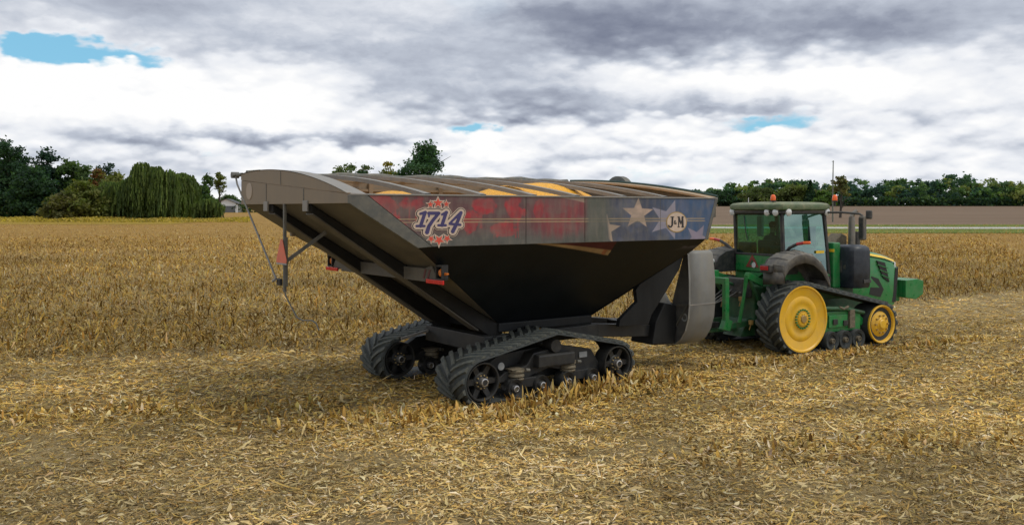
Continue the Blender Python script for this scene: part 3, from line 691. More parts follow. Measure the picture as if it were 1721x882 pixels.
# ribs under the slope: deeper towards the frame
for va in (.87, -.70):
    mb = MB()
    def low(u): return 3.16 - .66 * (u + 4.07)
    for w0, w1 in ((-.17, .17),):
        mb.hull8([(-4.06, va - .10, low(-4.06)), (-.55, va - .17, .84), (-.55, va + .17, .84), (-4.06, va + .10, low(-4.06)), (-4.06, va - .10, 3.29), (-.55, va - .17, slope_z(-.55) - .004), (-.55, va + .17, slope_z(-.55) - .004), (-4.06, va + .10, 3.29)])
    mb.build('slope_rib', M['rib'], cart, bevel=.015)
    mb = MB(); mb.bar((-4.04, va, low(-4.04) - .01), (-.97, va, 1.10), .26, .022, up=(0, 0, 1)); mb.build('rib_flange', M['slope'], cart)
# cross beam with lights
BU, BZ = -2.42, 2.08
mb = MB(); mb.box(BU - .03, BU + .03, -1.52, 1.55, BZ - .02, BZ + .19, .01); mb.hull8([(BU - .03, -1.52, BZ + .02), (BU + .03, -1.52, BZ + .02), (BU + .03, -1.95, BZ - .02), (BU - .03, -1.95, BZ - .02), (BU - .03, -1.52, BZ + .19), (BU + .03, -1.52, BZ + .19), (BU + .03, -1.72, BZ + .25), (BU - .03, -1.72, BZ + .25)])
mb.hull8([(BU - .03, 1.95, BZ - .02), (BU + .03, 1.95, BZ - .02), (BU + .03, 1.55, BZ + .02), (BU - .03, 1.55, BZ + .02), (BU - .03, 1.72, BZ + .25), (BU + .03, 1.72, BZ + .25), (BU + .03, 1.55, BZ + .19), (BU - .03, 1.55, BZ + .19)])
lb = mb.build('light_beam', M['slope'], cart)
for s in (-1, 1):
    a, b = s * 1.62, s * 2.12
    mb = MB(); mb.box(BU - .075, BU - .045, min(a, b), max(a, b), BZ - .03, BZ + .035, .006); mb.build('reflector', M['red_reflect'], lb)
    mb = MB(); c0 = s * 1.98
    for z0, z1, y0, y1 in ((BZ + .038, BZ + .06, -.10, .10), (BZ + .24, BZ + .27, -.10, .10), (BZ + .05, BZ + .24, -.10, -.075), (BZ + .05, BZ + .24, .075, .10)): mb.box(BU - .06, BU + .05, c0 + y0, c0 + y1, z0, z1)
    mb.box(BU + .02, BU + .04, c0 - .075, c0 + .075, BZ + .05, BZ + .24)
    mb.build('light_guard', M['frame_black'], lb)
    mb = MB(); mb.lathe([(0, -.03), (.045, -.028), (.062, -.01), (.062, .03)], (BU - .01, c0, BZ + .145), 'u', 16); mb.build('amber_light', M['amber'], lb, smooth=True)
    mb = MB(); mb.hull8([(BU - .02, c0 + s * .10, BZ + .11), (BU + .02, c0 + s * .10, BZ + .11), (BU + .02, c0 + s * .17, BZ + .125), (BU - .02, c0 + s * .17, BZ + .125), (BU - .02, c0 + s * .10, BZ + .15), (BU + .02, c0 + s * .10, BZ + .15), (BU + .02, c0 + s * .17, BZ + .145), (BU - .02, c0 + s * .17, BZ + .145)]); mb.build('side_marker', M['amber'], lb)
for k in range(2):                                                        # faint red slanted stripes on the near end
    y = -1.45 - .13 * k
    mb = MB(); mb.hull8([(BU - .036, y, BZ + .03), (BU - .0301, y, BZ + .03), (BU - .0301, y - .05, BZ + .03), (BU - .036, y - .05, BZ + .03), (BU - .036, y - .07, BZ + .18), (BU - .0301, y - .07, BZ + .18), (BU - .0301, y - .12, BZ + .18), (BU - .036, y - .12, BZ + .18)]); mb.build('warning_stripe', mat('faded_red', (.10, .03, .03), .6), lb)
# pole with slow-vehicle triangle, brace, crank rod and cable
mb = MB(); mb.box(-4.10, -4.055, .17, .225, 1.86, 3.29, .006); mb.box(-4.10, -4.05, .13, .15, 1.95, 2.75, .004); pole = mb.build('rear_pole', M['trim'], cart)
mb = MB(); mb.prism([(.43, 2.33), (.03, 2.33), (.01, 2.36), (.19, 2.71), (.27, 2.71), (.45, 2.36)], 'u', -4.125, -4.115); tri = mb.build('warning_triangle', M['smv'], pole)
mb = MB(); mb.prism([(.44, 2.305), (.02, 2.305), (.02, 2.327), (.44, 2.327)], 'u', -4.126, -4.114); mb.build('triangle_band', M['label'], pole)
mb = MB(); mb.bar((-4.06, .17, 2.36), (-3.45, .0, slope_z(-3.45) - .10), .055, .055); mb.build('pole_brace', M['trim'], cart)
mb = MB(); mb.tube([(-4.10, 2.50, 3.80), (-4.10, 2.42, 3.66), (-4.11, .50, 2.06)], .017, 7); mb.tube([(-4.11, .50, 2.06), (-4.18, .46, 2.02), (-4.18, .36, 2.05)], .02, 7); cr = mb.build('crank_rod', M['grey_rail'], cart, smooth=True)
mb = MB(); mb.tube([(-4.16, 2.55, 3.83), (-4.03, 2.55, 3.83)], .06, 10); mb.tube([(-4.08, 2.2, 3.83), (-4.08, 2.55, 3.83)], .035, 8); mb.build('crank_head', M['trim'], cart, smooth=True)
mb = MB(); mb.tube([(-4.09, .2, 1.90), (-4.09, .12, 1.80), (-4.09, -.08, 1.66), (-4.08, -.33, 1.49), (-4.08, -.55, 1.47), (-4.08, -.90, 1.505), (-4.08, -1.05, 1.48), (-4.08, -1.16, 1.38)], .013, 6); mb.build('hanging_cable', M['trim'], cart, smooth=True)
mb = MB(); mb.box(-4.14, -4.09, .26, .40, 1.96, 2.07, .01); mb.build('rod_clip', M['frame_black'], cart)
# frame, rear beam, tongue
mb = MB(); mb.box(-.60, 1.56, -.92, .92, 1.04, 1.20, .02); mb.build('hopper_sill', M['hopper_black'], cart)
mb = MB()
for s in (-1, 1):
    mb.hull8([(-.76, s * .98 - .09, .80), (1.58, s * .98 - .09, .82), (1.58, s * .98 + .09, .82), (-.76, s * .98 + .09, .80), (-.76, s * .98 - .09, 1.01), (1.58, s * .98 - .09, 1.045), (1.58, s * .98 + .09, 1.045), (-.76, s * .98 + .09, 1.01)])
    mb.hull8([(1.58, s * .98 - .09, .80), (3.45, s * .70 - .09, .62), (3.45, s * .70 + .09, .62), (1.58, s * .98 + .09, .80), (1.58, s * .98 - .09, 1.045), (3.45, s * .70 - .09, .85), (3.45, s * .70 + .09, .85), (1.58, s * .98 + .09, 1.045)])
    mb.hull8([(3.45, s * .70 - .09, .62), (5.6, s * .12 - .08, .52), (5.6, s * .12 + .08, .52), (3.45, s * .70 + .09, .62), (3.45, s * .70 - .09, .85), (5.6, s * .12 - .08, .68), (5.6, s * .12 + .08, .68), (3.45, s * .70 + .09, .85)])
mb.box(1.5, 1.7, -.9, .9, .82, 1.0); mb.box(3.35, 3.5, -.72, .72, .64, .84)
fr = mb.build('frame', M['frame_black'], cart, bevel=.012)
mb = MB(); mb.box(-.97, -.765, -1.0, .98, .72, 1.005, .012); mb.build('rear_beam', M['frame_black'], cart)
mb = MB(); mb.box(-.35, .45, -1.75, 1.75, .50, .72, .03); mb.build('axle', M['frame_black'], cart)
mb = MB(); mb.box(5.5, 6.0, -.10, .10, .53, .66, .02); mb.lathe([(.05, -.05), (.11, -.05), (.11, .05), (.05, .05)], (6.05, 0, .59), 'z', 18, close=True); mb.build('hitch_eye', M['frame_black'], cart)
for s in (-1, 1):                                                         # struts from the front slope down to the tongue
    mb = MB(); mb.prism([(3.05, 2.30), (3.72, 2.26), (3.62, 2.02), (3.21, 1.55), (2.82, 1.13), (2.75, .96), (1.97, .98), (2.0, 1.11), (2.45, 1.42), (2.41, 1.65)], 'v', s * 1.18 - .05, s * 1.18 + .05, .01); mb.build('front_strut', M['hopper_black'], cart)
mb = MB(); mb.prism([(2.35, 1.35), (2.5, 1.2), (3.25, 2.0), (3.1, 2.12)], 'v', -.1, .1); mb.build('front_strut', M['hopper_black'], cart)
# unloading auger: tube, boot housing and the folded head behind the front panel
mb = MB()
prof = []
vn, zt, zb = -1.32, 2.36, .44
outer = [(-1.16, zt - .01), (vn + .06, zt), (vn, zt - .06), (vn - .03, 1.8), (vn - .03, 1.28), (vn - .005, 1.02), (vn + .08, .76), (vn + .21, .57), (vn + .38, .45), (vn + .60, .40)]
u0s, u1s = 3.76, 4.52
rows_o = [[(u0s + .02 * k * 0, q[0], q[1]) for q in outer], [(u1s - .10 * max(0, (q[1] - 1.9)), q[0], q[1]) for q in outer]]
mb.quadgrid(rows_o)
sp = mb.build('auger_boot', M['spout'], cart, smooth=True, angle=30); so_ = sp.modifiers.new('thickness', 'SOLIDIFY'); so_.thickness = .02; so_.offset = 0
mb = MB(); mb.prism([(-1.17, zt - .03)] + [(q[0] + .02, q[1] + .01 if q[1] < 2 else q[1] - .03) for q in outer[1:]] + [(-.70, .52), (-.84, 1.3)], 'u', u0s + .05, u0s + .08); mb.build('boot_plate', M['spout_in'], sp)
mb = MB(); mb.quadgrid([[(u0s - .02, q[0] - .012, q[1] - .008) for q in outer[1:]], [(u0s + .03, q[0] - .012, q[1] - .008) for q in outer[1:]]]); mb.build('boot_rim', M['spout'], sp)
mb = MB(); mb.box(u0s, u1s, vn - .045, vn - .02, 1.27, 1.295); mb.build('boot_seam', M['grey_rail'], sp)
mb = MB(); mb.bar((u0s + .03, -.80, 1.30), (u0s + .03, -.84, .46), .05, .05); mb.bar((u0s + .03, -1.28, 1.28), (u0s + .03, -.82, .62), .035, .035); mb.bar((u0s + .03, -1.30, 1.28), (u0s + .03, -.72, 1.22), .035, .035); mb.build('boot_brace', M['trim'], sp)
mb = MB(); mb.lathe([(.05, 0), (.085, 0)], (u0s + .045, -1.18, 1.02), 'u', 20); mb.build('boot_label', M['label'], sp)
mb = MB(); mb.tube([(3.66, -.72, 1.12), (3.60, -.50, 1.5), (3.46, -.22, 2.1)], .22, 18); mb.build('auger_tube', M['spout'], cart, smooth=True)
mb = MB(); mb.prism([(3.10, .50), (3.72, .46), (3.80, .75), (3.78, 1.25), (3.45, 1.32), (3.2, .95)], 'v', -.98, -.35, .03); mb.build('auger_sump', M['hopper_black'], cart)
mb = MB(); mb.tube([(3.80, .1, 3.35), (4.02, .1, 3.35)], .30, 18); mb.build('auger_tube', M['frame_black'], cart)
mb = MB(); mb.lathe([(0, -.02), (.34, -.02), (.40, .0), (.40, .16), (.36, .19), (0, .19)], (3.76, .78, 3.53), 'u', 26); mb.build('auger_head', M['tarp'], cart, smooth=True)
mb = MB(); mb.box(3.1, 3.3, -1.02, -.82, 2.10, 2.13); mb.build('step_plate', M['gold_print'], cart)
mb = MB(); mb.box(3.02, 3.06, -.62, -.36, .83, .99); mb.build('tongue_plate', M['label'], cart)

# --- emblem and badge, cut from level sets so that each outline is a real thin sheet
def seg_sdf(x, y, strokes):
    d = np.full(x.shape, 1e9)
    for (ax, ay, ra), (bx, by, rb) in strokes:
        vx, vy = bx - ax, by - ay; L = vx * vx + vy * vy + 1e-9
        t = np.clip(((x - ax) * vx + (y - ay) * vy) / L, 0, 1)
        d = np.minimum(d, np.hypot(x - ax - vx * t, y - ay - vy * t) - (ra + (rb - ra) * t))
    return d
def levelset(fn, box, step, thr, put):
    """polygons where fn < thr, marching over a grid; put maps 2-D to 3-D"""
    X, Y = np.meshgrid(np.arange(box[0], box[2] + step, step), np.arange(box[1], box[3] + step, step))
    D = fn(X, Y) - thr; mb = MB(); cache = {}
    def vid(key, x, y):
        if key not in cache: cache[key] = len(mb.v); mb.v.append(put(x, y))
        return cache[key]
    ny_, nx_ = X.shape
    act = np.argwhere((np.minimum.reduce([D[:-1, :-1], D[:-1, 1:], D[1:, 1:], D[1:, :-1]]) < 0))
    for j, i in act:
        cs = [(j, i), (j, i + 1), (j + 1, i + 1), (j + 1, i)]; out = []
        for k in range(4):
            a, b = cs[k], cs[(k + 1) % 4]; da, db = D[a], D[b]
            if da < 0: out.append(vid(a, X[a], Y[a]))
            if (da < 0) != (db < 0):
                t = da / (da - db); key = (min(a, b), max(a, b)); out.append(vid(key, X[a] + (X[b] - X[a]) * t, Y[a] + (Y[b] - Y[a]) * t))
        if len(out) >= 3: mb.f.append(tuple(out)); mb.mi.append(0)
    return mb
def onpanel(scale, ox, oy, off):
    def put(x, y):
        u, z = side_uz(ox + x / scale, oy + y / scale); return (u, -HW - .02 - off, z)
    return put
S = 8.4
r = 21
digits = [((385, 330, 14), (455, 312, r)), ((452, 312, r), (388, 500, r)), ((332, 502, 14), (442, 502, 14)),
          ((505, 322, 20), (645, 322, 20)), ((640, 325, 20), (560, 425, 20)), ((560, 425, 20), (505, 505, 22)), ((505, 505, 22), (480, 590, 26)), ((508, 322, 15), (506, 370, 9)),
          ((690, 340, 12), (752, 312, r)), ((748, 312, r), (690, 490, r)), ((640, 492, 14), (742, 492, 14)),
          ((958, 312, 18), (800, 462, 12)), ((800, 470, 15), (948, 486, 14)), ((958, 315, 20), (905, 450, 21)), ((905, 450, 21), (843, 578, 24))]
dfn = lambda X, Y: seg_sdf(X, Y, digits)
box = (240, 220, 1070, 670)
em = levelset(dfn, box, 5, 54, onpanel(S, 660, 320, .004)).build('number_emblem', M['cream'], cart)
levelset(dfn, box, 5, 44, onpanel(S, 660, 320, .007)).build('outline', M['black_print'], em)
levelset(dfn, box, 5, 34, onpanel(S, 660, 320, .010)).build('inner_border', M['cream'], em)
levelset(dfn, box, 4, 3, onpanel(S, 660, 320, .013)).build('digits', M['purple'], em)
for cx_, cy_, rr, rot in ((530, 197, 56, 0), (638, 176, 84, 0), (755, 192, 56, 0), (540, 682, 62, math.pi), (652, 702, 88, math.pi), (766, 678, 66, math.pi)):
    def put_poly(rad, off, name, m, par):
        pts = []
        for k in range(10):
            q = rad if k % 2 == 0 else rad * .42
            a = rot + k * math.pi / 5; pts.append(onpanel(S, 660, 320, off)(cx_ + q * math.sin(a), cy_ - q * math.cos(a)))
        b = MB(); c = onpanel(S, 660, 320, off)(cx_, cy_); bi = len(b.v); b.v.append(c); b.v.extend(pts)
        for k in range(10): b.f.append((bi, bi + 1 + k, bi + 1 + (k + 1) % 10)); b.mi.append(0)
        return b.build(name, m, par)
    st = put_poly(rr * 1.3, .0025, 'star', M['cream'], cart); put_poly(rr * .86, .0055, 'star_face', M['red_print'], st)
# round badge
S2 = 8.02; bx, by, br = 1097, 507, 132
circ = lambda X, Y: np.hypot(X - bx, Y - by)
bd = levelset(circ, (940, 350, 1250, 660), 8, br + 8, onpanel(S2, 1000, 310, .004)).build('round_badge', M['gold_print'], cart)
levelset(circ, (940, 350, 1250, 660), 8, br - 4, onpanel(S2, 1000, 310, .007)).build('badge_face', M['cream'], bd)
jm = [((1040, 442, 12), (1036, 545, 12)), ((1036, 545, 12), (1022, 570, 10)), ((1022, 570, 10), (1000, 572, 8)), ((1000, 572, 8), (990, 552, 9)), ((1016, 438, 5), (1060, 438, 5)),
      ((1128, 440, 11), (1122, 570, 6)), ((1128, 440, 9), (1152, 528, 8)), ((1152, 528, 5), (1178, 440, 6)), ((1174, 440, 12), (1178, 570, 13)), ((1108, 438, 5), (1134, 438, 5)), ((1168, 438, 5), (1190, 438, 5)), ((1110, 572, 5), (1136, 572, 5)), ((1162, 572, 5), (1192, 572, 5)),
      ((1092, 536, 4), (1066, 500, 4)), ((1066, 500, 4), (1070, 486, 4)), ((1070, 486, 4), (1081, 488, 4)), ((1081, 488, 4), (1078, 502, 4)), ((1078, 502, 4), (1062, 516, 4)), ((1062, 516, 4), (1064, 532, 4)), ((1064, 532, 4), (1080, 533, 4)), ((1080, 533, 4), (1092, 512, 3.5))]
levelset(lambda X, Y: seg_sdf(X, Y, jm), (970, 420, 1210, 600), 4, 0, onpanel(S2, 1000, 310, .010)).build('badge_letters', M['black_print'], bd)

# --- crop: heaped corn
def heap():
    U, V = np.meshgrid(np.linspace(-3.5, 3.28, 110), np.linspace(-2.14, 2.14, 60))
    g = lambda cu, cv, su, sv, a: a * np.exp(-((U - cu) / su) ** 2 - ((V - cv) / sv) ** 2)
    Z = 3.10 + g(.85, .1, .95, 1.5, .50) + g(-.25, -.1, .8, 1.3, .32) + g(-2.35, -.4, .9, 1.6, .41) + g(1.5, -.3, .6, 1.3, .22) - .75 * sstep(1.6, 2.8, U) + .03 * (fbm(U * 4, V * 4, 51) - .5)
    Z = np.maximum(Z, 2.78)
    i = np.arange(U.size).reshape(U.shape)
    o = raw('corn_grain', np.stack([U, V, Z], -1).reshape(-1, 3), np.stack([i[:-1, :-1], i[:-1, 1:], i[1:, 1:], i[1:, :-1]], -1).reshape(-1, 4), M['grain'], smooth=True)
    o.location = cart.location; o.rotation_euler = cart.rotation_euler
    tag(o, 'heap of bright yellow corn kernels rising over the cart rim', 'corn', kind='stuff')
heap()

# ------------------------------------------------------------------ rubber tracks
def hull_path(circles, n=220):
    """closed loop of points round the convex hull of circles (u, z, r), going up at the rear and forward on top"""
    pts = []
    for (u, z, rr) in circles:
        for k in range(96):
            a = k * 2 * math.pi / 96; pts.append((u + rr * math.cos(a), z + rr * math.sin(a)))
    pts = sorted(set(pts)); cr = lambda o, a, b: (a[0] - o[0]) * (b[1] - o[1]) - (a[1] - o[1]) * (b[0] - o[0])
    lo, up = [], []
    for p in pts:
        while len(lo) >= 2 and cr(lo[-2], lo[-1], p) <= 0: lo.pop()
        lo.append(p)
    for p in reversed(pts):
        while len(up) >= 2 and cr(up[-2], up[-1], p) <= 0: up.pop()
        up.append(p)
    H = (lo[:-1] + up[:-1])[::-1]                                         # clockwise seen from the right: rear -> top -> front
    H = np.array(H + [H[0]]); d = np.concatenate([[0], np.cumsum(np.hypot(*np.diff(H, axis=0).T))])
    s = np.linspace(0, d[-1], n, endpoint=False)
    return np.stack([np.interp(s, d, H[:, 0]), np.interp(s, d, H[:, 1])], 1), d[-1]
def belt(parent, circles, v0, v1, th, nlug, lug_h, lug_w, sweep, flip=1):
    path, LEN = hull_path(circles); n = len(path)
    T = np.roll(path, -1, 0) - np.roll(path, 1, 0); T /= np.linalg.norm(T, axis=1)[:, None]; N = np.stack([-T[:, 1], T[:, 0]], 1)
    c = path.mean(0)
    if ((path + N * .01 - c) ** 2).sum() < ((path - N * .01 - c) ** 2).sum(): N = -N
    mb = MB(); rows = []
    for p, nn in zip(path, N):
        a, b = p, p - nn * th; e = .025
        rows.append([(a[0], v0 + e, a[1]), (a[0], v1 - e, a[1]), (a[0] - nn[0] * e, v1, a[1] - nn[1] * e), (b[0], v1, b[1]), (b[0], v0, b[1]), (a[0] - nn[0] * e, v0, a[1] - nn[1] * e)])
    mb.quadgrid(rows, close_u=True, close_v=True)
    o = mb.build('track_belt', M['rubber'], parent, smooth=True, angle=50)
    def at(s):
        q = (s / LEN * n) % n; i = int(q); t = q - i; j = (i + 1) % n
        return path[i] * (1 - t) + path[j] * t, N[i] * (1 - t) + N[j] * t
    mb = MB(); vm = (v0 + v1) / 2
    for k in range(nlug):
        for side in (-1, 1):
            s0 = (k + (.25 if side > 0 else -.25)) * LEN / nlug; rows = []
            for m in range(6):
                f = m / 5; vv = vm + side * (.012 + f * ((v1 - v0) / 2 - .014)); s = s0 + sweep * (f ** .85)
                w = lug_w * (.8 + .45 * f); hh = lug_h * (1 if m not in (0, 5) else .92)
                (pa, na), (pb, nb) = at(s - w / 2), at(s + w / 2); (pc, nc), (pd, nd) = at(s - w * .33), at(s + w * .33)
                rows.append([(pa[0] - na[0] * .006, vv, pa[1] - na[1] * .006), (pc[0] + nc[0] * hh, vv, pc[1] + nc[1] * hh), (pd[0] + nd[0] * hh, vv, pd[1] + nd[1] * hh), (pb[0] - nb[0] * .006, vv, pb[1] - nb[1] * .006)])
            mb.quadgrid(rows); mb.poly(rows[0][::-1]); mb.poly(rows[-1])
    lg = mb.build('tread_lugs', M['rubber_lug'], o)
    lg['kind'] = 'stuff'
    return o
def bolts(parent, c, rad, n, br, ln, out, m, name='bolt', a0=0.0):
    mesh = None
    for k in range(n):
        a = a0 + k * 2 * math.pi / n; p = (c[0] + rad * math.cos(a), c[1], c[2] + rad * math.sin(a))
        if mesh is None:
            b = MB(); b.tube([(0, 0, 0), (0, out * ln, 0)], br, 6); o = b.build(name, m, parent); mesh = o.data
        else: o = bpy.data.objects.new(name, mesh); COL.objects.link(o); o.parent = parent
        o.location = p
def spoke_wheel(parent, u, z, rr, v, out, n=6):
    """dished black wheel seen on face v, facing out (-1 or 1)"""
    mb = MB(); w = -out
    mb.lathe([(rr, 0), (rr, w * .30), (rr - .02, w * .30), (rr - .03, w * .12), (rr - .035, w * .02), (rr - .02, 0)], (u, v, z), 'v', 40, close=True)
    o = mb.build('track_wheel', M['hub_dark'], parent, smooth=True, angle=40)
    mb = MB(); mb.lathe([(.03, w * .05), (.13, w * .05), (.15, w * .075), (.15, w * .14), (.03, w * .14)], (u, v, z), 'v', 28, close=True)
    for k in range(n):
        a = k * 2 * math.pi / n; ca, sa = math.cos(a), math.sin(a)
        P = lambda rad, side, d: (u + rad * ca - side * sa, v + w * d, z + rad * sa + side * ca)
        mb.hull8([P(.13, -.055, .15), P(.13, .055, .15), P(rr - .03, .045, .15), P(rr - .03, -.045, .15), P(.13, -.05, .07), P(.13, .05, .07), P(rr - .03, .04, .055), P(rr - .03, -.04, .055)])
    mb.lathe([(0, w * .22), (rr - .01, w * .22)], (u, v, z), 'v', 28)
    mb.build('wheel_disc', M['hub_dark'], o, smooth=True, angle=30)
    mb = MB(); mb.lathe([(0, w * -.045), (.042, w * -.045), (.047, w * -.035), (.047, w * .05)], (u, v, z), 'v', 24); mb.build('hub_cap', M['hub_dark'], o, smooth=True, angle=30)
    mb = MB(); mb.lathe([(.048, w * -.02), (.048, w * -.05), (.068, w * -.045), (.068, w * .05)], (u, v, z), 'v', 24); mb.build('hub_ring', M['steel'], o, smooth=True, angle=30)
    bolts(o, (u, v + w * .05, z), .108, 10, .011, .03, out, M['bronze'])
    return o
def roller(parent, u, z, rr, v, out, width=.22, ring=True):
    w = -out; mb = MB(); mb.lathe([(0, w * .05), (rr * .55, w * .05), (rr * .62, w * .02), (rr * .95, 0), (rr, w * .02), (rr, w * width), (0, w * width)], (u, v, z), 'v', 28); o = mb.build('road_roller', M['hub_dark'] if ring else M['rubber'], parent, smooth=True, angle=35)
    mb = MB(); mb.lathe([(.036, w * -.02), (.040, w * -.025), (.058, w * -.02), (.058, w * .05)], (u, v, z), 'v', 22); mb.build('hub_ring', M['steel'] if ring else M['grimy'], o, smooth=True, angle=30)
    mb = MB(); mb.lathe([(0, w * -.012), (.036, w * -.012)], (u, v, z), 'v', 16); mb.build('hub_cap', M['grimy'], o)
    return o
CCIRC = [(-1.50, .405, .385), (1.44, .41, .385), (.04, .92, .17), (0, .22, .20)]
for v0, v1, face in ((-1.78, -.92, -1), (.98, 1.84, -1)):
    near = v0 < 0
    bo = belt(cart, CCIRC, v0, v1, .045, 46, .040, .085, .26)
    mb = MB(); mb.prism([(-1.12, .26), (-1.2, .55), (-.9, .72), (.0, .80), (.62, .74), (1.0, .55), (1.05, .26)], 'v', v0 + .45, v0 + .62, .01); mb.build('inner_frame', M['frame_black'], cart)
    # wheels sit inside the belt, a hand's width in from its edge
    fv = v0 + .015
    for ff, fo in ((fv, -1), (v1 - .015, 1)):
        if not near and fo > 0: continue
        if near and fo > 0: continue
        for u, z in ((-1.50, .405), (1.44, .41)): spoke_wheel(cart, u, z, .315, ff, fo)
        for u in (-.83, -.27, .30, .88): roller(cart, u, .215, .165, ff + .02, fo)
        mb = MB(); mb.lathe([(0, .0), (.11, .0), (.12, .02), (.12, .25), (0, .25)], (.06, ff + .06, .845), 'v', 24); tr = mb.build('top_roller', M['hub_dark'], cart, smooth=True, angle=35)
        mb = MB(); mb.lathe([(0, -.03), (.075, -.03), (.085, 0)], (-.17, ff + .14, .61), 'v', 20); pv = mb.build('pivot_cap', M['grimy'], cart, smooth=True, angle=30)
        bolts(pv, (-.17, ff + .11, .61), .055, 6, .012, .02, -1, M['bronze'])
        mb = MB(); mb.prism([(-1.25, .30), (-.95, .48), (-.5, .55), (-.35, .74), (.30, .82), (.95, .70), (1.15, .42), (1.2, .28), (.6, .32), (0, .46), (-.5, .34)], 'v', ff + .17, ff + .42, .015); mb.build('bogie_frame', M['frame_black'], cart)
        for u, z in ((-.60, .30), (.55, .31)):
            mb = MB(); mb.prism([(u - .42, z - .10), (u + .42, z - .10), (u + .34, z + .06), (u - .34, z + .06)], 'v', ff + .08, ff + .18, .012); mb.build('bogie_arm', M['frame_black'], cart)
        for u, z in ((-.73, .40), (.40, .43)):                            # grimy air springs over the rollers
            mb = MB(); mb.lathe([(0, .11), (.13, .11), (.15, .095), (.15, .07), (.12, .055), (.145, .03), (.15, .0), (.12, -.02), (.145, -.045), (.13, -.075), (0, -.075)], (u, ff + .17, z), 'z', 24); asp = mb.build('air_spring', M['grimy'], cart, smooth=True, angle=40)
            mb = MB(); mb.box(u - .16, u + .10, ff + .05, ff + .28, z + .11, z + .13, .005); mb.build('spring_plate', M['grimy'], asp)
            mb = MB(); mb.tube([(u + .12, ff + .05, z + .10), (u + .20, ff + .05, z + .09)], .03, 8); mb.build('air_fitting', M['trim'], asp)
        mb = MB(); mb.box(.66, .84, ff + .15, ff + .165, .57, .67, .004); mb.build('plate_label', M['label'], cart)
        if near:
            mb = MB(); mb.lathe([(0, -.004), (.062, -.004), (.066, .004)], (-1.07, ff + .11, .60), 'v', 20); mb.build('oval_label', M['label'], cart)
mb = MB(); mb.bar((-1.55, .88, .80), (-.6, .88, .98), .03, .05); mb.build('scraper_bar', M['grey_rail'], cart)

# ------------------------------------------------------------------ tractor
tr = empty('tractor', (TR_O[0], TR_O[1], 0), TR_T)
tag(tr, 'green tracked tractor with yellow wheels pulling the grain cart', 'tractor')
TC = [(0, .785, .785), (2.58, .515, .50), (1.3, .25, .25)]
def dish(parent, u, z, rr, v, out, hub, drive):
    w = -out; mb = MB()
    if drive: prof = [(.05, w * .03), (.16, w * .03), (.20, w * .055), (.34, w * .06), (.37, w * .045), (.47, w * .05), (.50, w * .065), (rr - .055, w * .03), (rr - .03, w * .0), (rr, w * 0), (rr, w * .05), (rr - .03, w * .05)]
    else: prof = [(0, w * .01), (.13, w * .01), (.15, w * .03), (.26, w * .05), (.31, w * .095), (rr - .07, w * .10), (rr - .05, w * .02), (rr - .02, 0), (rr, w * .01), (rr, w * .05), (rr - .03, w * .05)]
    mb.lathe(prof, (u, v, z), 'v', 64); o = mb.build('wheel', M['yellow'], parent, smooth=True, angle=32)
    mb = MB(); mb.lathe([(.1, w * .12), (rr - .004, w * .055), (rr - .004, w * .58), (.1, w * .58)], (u, v, z), 'v', 48); mb.build('wheel_drum', M['rubber'], o, smooth=True, angle=40)
    if drive:
        mb = MB(); mb.lathe([(.0, w * -.02), (.075, w * -.02), (.085, w * -.01), (.085, w * .05)], (u, v, z), 'v', 24); mb.build('hub_cap', M['gold_print'], o, smooth=True, angle=30)
        mb = MB(); mb.lathe([(.088, w * .005), (.15, w * .012), (.15, w * .05), (.088, w * .05)], (u, v, z), 'v', 28, close=True); mb.build('hub_flange', M['yellow'], o, smooth=True, angle=30)
        bolts(o, (u, v + w * .04, z), .205, 20, .022, .035, out, M['green'])
        bolts(o, (u, v + w * .015, z), .118, 10, .012, .025, out, M['yellow_strip'])
    else:
        bolts(o, (u, v + w * .045, z), .205, 10, .022, .05, out, M['gold_print'])
        mb = MB(); mb.lathe([(0, w * -.02), (.09, w * -.02), (.11, w * 0), (.11, w * .03)], (u, v, z), 'v', 24); mb.build('hub_cap', M['yellow'], o, smooth=True, angle=30)
    return o
